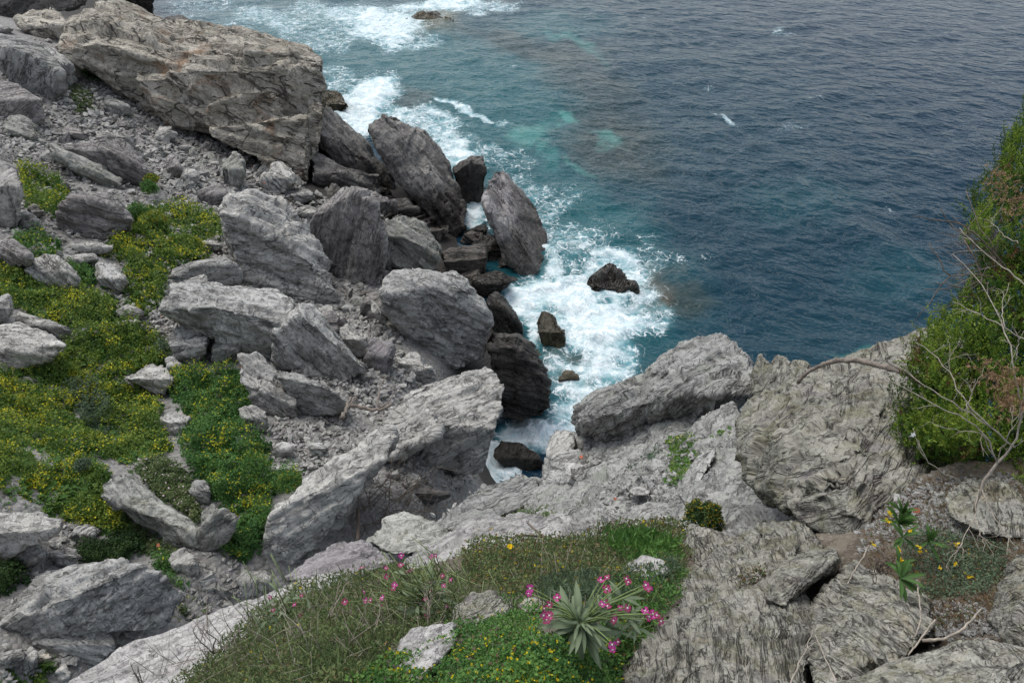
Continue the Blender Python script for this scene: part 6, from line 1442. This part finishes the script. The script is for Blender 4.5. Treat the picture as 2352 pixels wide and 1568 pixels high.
def stock(label, u0, v0, d0, flw, nl, npods, seed, pod_dir, fs=1.0, leafs=.9):
    r = np.random.default_rng(seed); b = at(np.array([u0], float), np.array([v0], float), d0)[0]
    root = empty('flowering_stock', Vector(b)); tag(root, label, 'flowering plant', None, 'thing')
    for k in range(nl):
        a = r.random() * 6.28; rd = e1 * math.cos(a) + e2 * math.sin(a); tl = -.2 + 1.1 * r.random()
        place('leaf', LEAVES[r.integers(4)], root, b + r.normal(size=3) * np.array([.05, .05, .015]) + upv * .05, unit(rd * math.cos(tl) + axis * math.sin(tl)), axis + r.normal(size=3) * .2, leafs * (.6 + .6 * r.random()))
    its = []
    for k in range(npods):
        s = b + upv * .07 + r.normal(size=3) * np.array([.10, .08, .03])
        dr = unit(np.asarray(pod_dir) + r.normal(size=3) * .42); l = .10 + .09 * r.random()
        its.append((np.array([s, s + dr * l * .5 + upv * .004, s + dr * l + upv * .012]), .0021, .0014, 5))
    under(tubes('seed_pods', its, 'pod'), root)
    its = []
    for (u, v) in flw:
        P = at(np.array([u], float), np.array([v], float), d0 - .12 + .05 * r.normal())[0]
        flower(root, P, unit(TOCAM * .6 + upv * .6 + r.normal(size=3) * .6), r, fs * (.8 + .35 * r.random()))
        s = b + upv * .04; its.append((np.array([s, (s + P) / 2 + upv * .02, P - TOCAM * .003]), .0024, .0013, 4))
    under(tubes('stems', its, 'stem'), root)
MAT['pod'] = plain('pale green pods', (0.17, 0.22, 0.085), .2, .6)
stock('magenta flowering plant with long green seed pods, left of the pale rock', 985, 1395, 2.75, [(922,1275),(831,1305),(886,1305),(921,1298),(934,1312),(946,1308),(889,1323),(906,1343),(904,1350),(991,1278),(999,1275),(1016,1322),(1036,1332),(987,1338),(1019,1345),(987,1357),(837,1357),(792,1382),(841,1378),(852,1378),(879,1372),(881,1388),(862,1408),(977,1377),(982,1413),(942,1430),(1024,1392)],
      60, 85, 5, (-.55, .25, .55))
stock('small faded pink flowering plant at the left of the ledge', 668, 1420, 3.3, [(692,1367),(694,1407),(621,1370),(684,1423),(677,1388),(627,1400),(690,1412)], 34, 34, 6, (-.3, .2, .8), .95, .8)
# leafy green plants on the bare earth
GL = [blade_mesh('leaf', .064, .0125, b, (0.032, 0.075, 0.018), (0.055, 0.115, 0.026), seed=20 + k) for k, b in enumerate(((.3, .3), (.2, .45), (.5, .4)))]
def leafy(label, spots, seed, yellow=()):
    r = np.random.default_rng(seed); u, v, d = spots[0][:3]
    root = empty('leafy_plant', Vector(at(np.array([u], float), np.array([v], float), d)[0])); tag(root, label, 'green plant', None, 'thing')
    for (u, v, d, n, s, el) in spots:
        b = at(np.array([u], float), np.array([v], float), d)[0]
        for k in range(n):
            a = r.random() * 6.28; rd = e1 * math.cos(a) + e2 * math.sin(a); tl = el + .35 * r.normal()
            place('leaf', GL[r.integers(3)], root, b + upv * .01 * r.random(), unit(rd * math.cos(tl) + axis * math.sin(tl)), axis - rd * .3, s * (.75 + .4 * r.random()))
    if len(yellow):
        gs = []
        for (u, v, d) in yellow:
            P = np.repeat(at(np.array([u], float), np.array([v], float), d), 9, 0)
            gs.append(diamonds(P, rand_dirs(r, 9, .4), rand_dirs(r, 9, .6), .016, .006, np.tile((0.66, 0.50, 0.02), (9, 1))))
        under(leaf_object('flowers', join_geo(gs), 'petal'), root)
leafy('tall bright green leafy plant with a yellow bloom on the bare earth', [(2062,1205,2.5,16,1.15,1.0),(2068,1180,2.5,12,1.0,1.15),(2072,1235,2.45,9,1.0,.5)], 1, [(2042,1180,2.4),(2040,1195,2.4)])
leafy('bright green leaf rosette hanging over the ribbed rock', [(2066,1330,2.2,14,1.1,.15),(2062,1300,2.25,8,.9,.6)], 2)
leafy('small upright green plant right of the tall leafy one', [(2130,1245,2.4,10,1.0,.85)], 3)
rY = np.random.default_rng(17); gs = []
YF = [(2090,1217),(2005,1248),(2062,1260),(2110,1255),(2112,1270),(2070,1285),(2068,1290),(2198,1250),(2229,1322),(2226,1428),(2194,1297),(2158,1300)]
YL = ['above the tall leafy plant, topmost of the yellow ones', 'left of the tall leafy plant, leftmost of the yellow ones', 'in front of the tall leafy plant stem', 'right of the tall leafy plant, upper of a close pair', 'right of the tall leafy plant, lower of a close pair', 'above the hanging leaf rosette, upper of a close pair', 'above the hanging leaf rosette, lower of a close pair', 'under the dry bush, upper right of the leaf patch', 'at the right end of the low leaf patch', 'below the leaf patch near the curved stick', 'in the middle of the low leaf patch', 'between the hanging rosette and the leaf patch middle']
for k, (u, v) in enumerate(YF):
    P = np.repeat(at(np.array([u], float), np.array([v], float), 2.12 if v > 1400 else 2.28), 4, 0)
    o = leaf_object('yellow_flower', diamonds(P, rand_dirs(rY, 4, .2), rand_dirs(rY, 4, .8), .013, .010, np.tile((0.70, 0.50, 0.015), (4, 1))), 'petal')
    tag(o, 'small yellow pea flower ' + YL[k], 'flower', 'yellow flowers on the bare earth', 'thing')
P = np.repeat(at(np.array([1172.]), np.array([1256.]), 4.6), 26, 0)
a = np.arange(26) * 2.4
o = leaf_object('yellow_daisy', diamonds(P, unit(np.c_[np.cos(a), np.sin(a), .35 + .2 * rY.random(26)]), np.tile([[0, 0, 1.0]], (26, 1)), .026, .010, np.tile((0.80, 0.58, 0.01), (26, 1))), 'petal')
tag(o, 'single bright yellow daisy on the upper ledge', 'flower', None, 'thing')
P = np.repeat(at(np.array([2097.]), np.array([998.]), 2.75), 5, 0); a = np.arange(5) * 1.2566
o = leaf_object('white_flower', diamonds(P, unit(np.c_[np.cos(a), np.sin(a) * .4, np.sin(a)]), np.tile(TOCAM[None], (5, 1)), .013, .008, np.tile((0.8, 0.8, 0.8), (5, 1))), 'petal')
tag(o, 'single white flower at the lower left of the evergreen bush', 'flower', None, 'thing')
its = []
for k in range(26):
    b = at(np.array([2030 + 16 * r9.normal()]), np.array([1300 + 14 * r9.normal()]), 2.3)[0]
    t = np.linspace(0, 4 + 3 * r9.random(), 9); ra = .012 + .008 * r9.random(); A, B = unit(r9.normal(size=3)), unit(r9.normal(size=3))
    its.append((b + np.outer(np.cos(t), A) * ra + np.outer(np.sin(t), B) * ra, .0022, .0012, 4))
tag(tubes('dry_curled_plant', its, 'curl' if 'curl' in MAT else 'deadbrown'), 'curled dry brown plant clump beside the leafy plants', 'dry plant', None, 'thing')
# tile fragments and scraps
def chip(label, u, v, d, px, mat='tile', name='tile_fragment'):
    s = .62 * px * d / FPX; V = np.array([(-.5, -.35, 0), (.45, -.4, 0), (.55, .3, 0), (-.1, .45, 0), (-.55, .2, 0)]) * s
    V = np.concatenate([V, V + np.array([0, 0, .22 * s])])
    F3 = [(5, 6, 7), (5, 7, 8), (5, 8, 9), (0, 2, 1), (0, 3, 2), (0, 4, 3)] + sum([[(i, (i + 1) % 5, 5 + (i + 1) % 5), (i, 5 + (i + 1) % 5, 5 + i)] for i in range(5)], [])
    o = link(name, mesh_from(name, V, F3, MAT[mat], False)); o.location = Vector(at(np.array([u], float), np.array([v], float), d)[0]); o.rotation_euler = (-.5, .15, u * .1)
    tag(o, label, 'tile fragment', None, 'thing')
chip('orange tile piece below the rusty foot of the long boulder', 363, 1252, 14.0, 13)
chip('red brick piece on the pale slope of the right cliff', 1413, 1145, 7.9, 11)
chip('orange tile piece on the bare earth behind the leafy plant', 2104, 1172, 2.5, 22)
chip('red and white scrap at the head of the pale slope', 1336, 1050, 11.0, 16)
chip('small orange tile piece in the rubble strip', 371, 726, 24.0, 6)
chip('small orange tile piece by the pale boulder under the headland', 607, 420, 40.5, 7)
chip('small orange tile piece in the rubble below the headland', 578, 382, 41.5, 6)
chip('orange tile piece on top of the flaky slab', 552, 842, 20.6, 7)
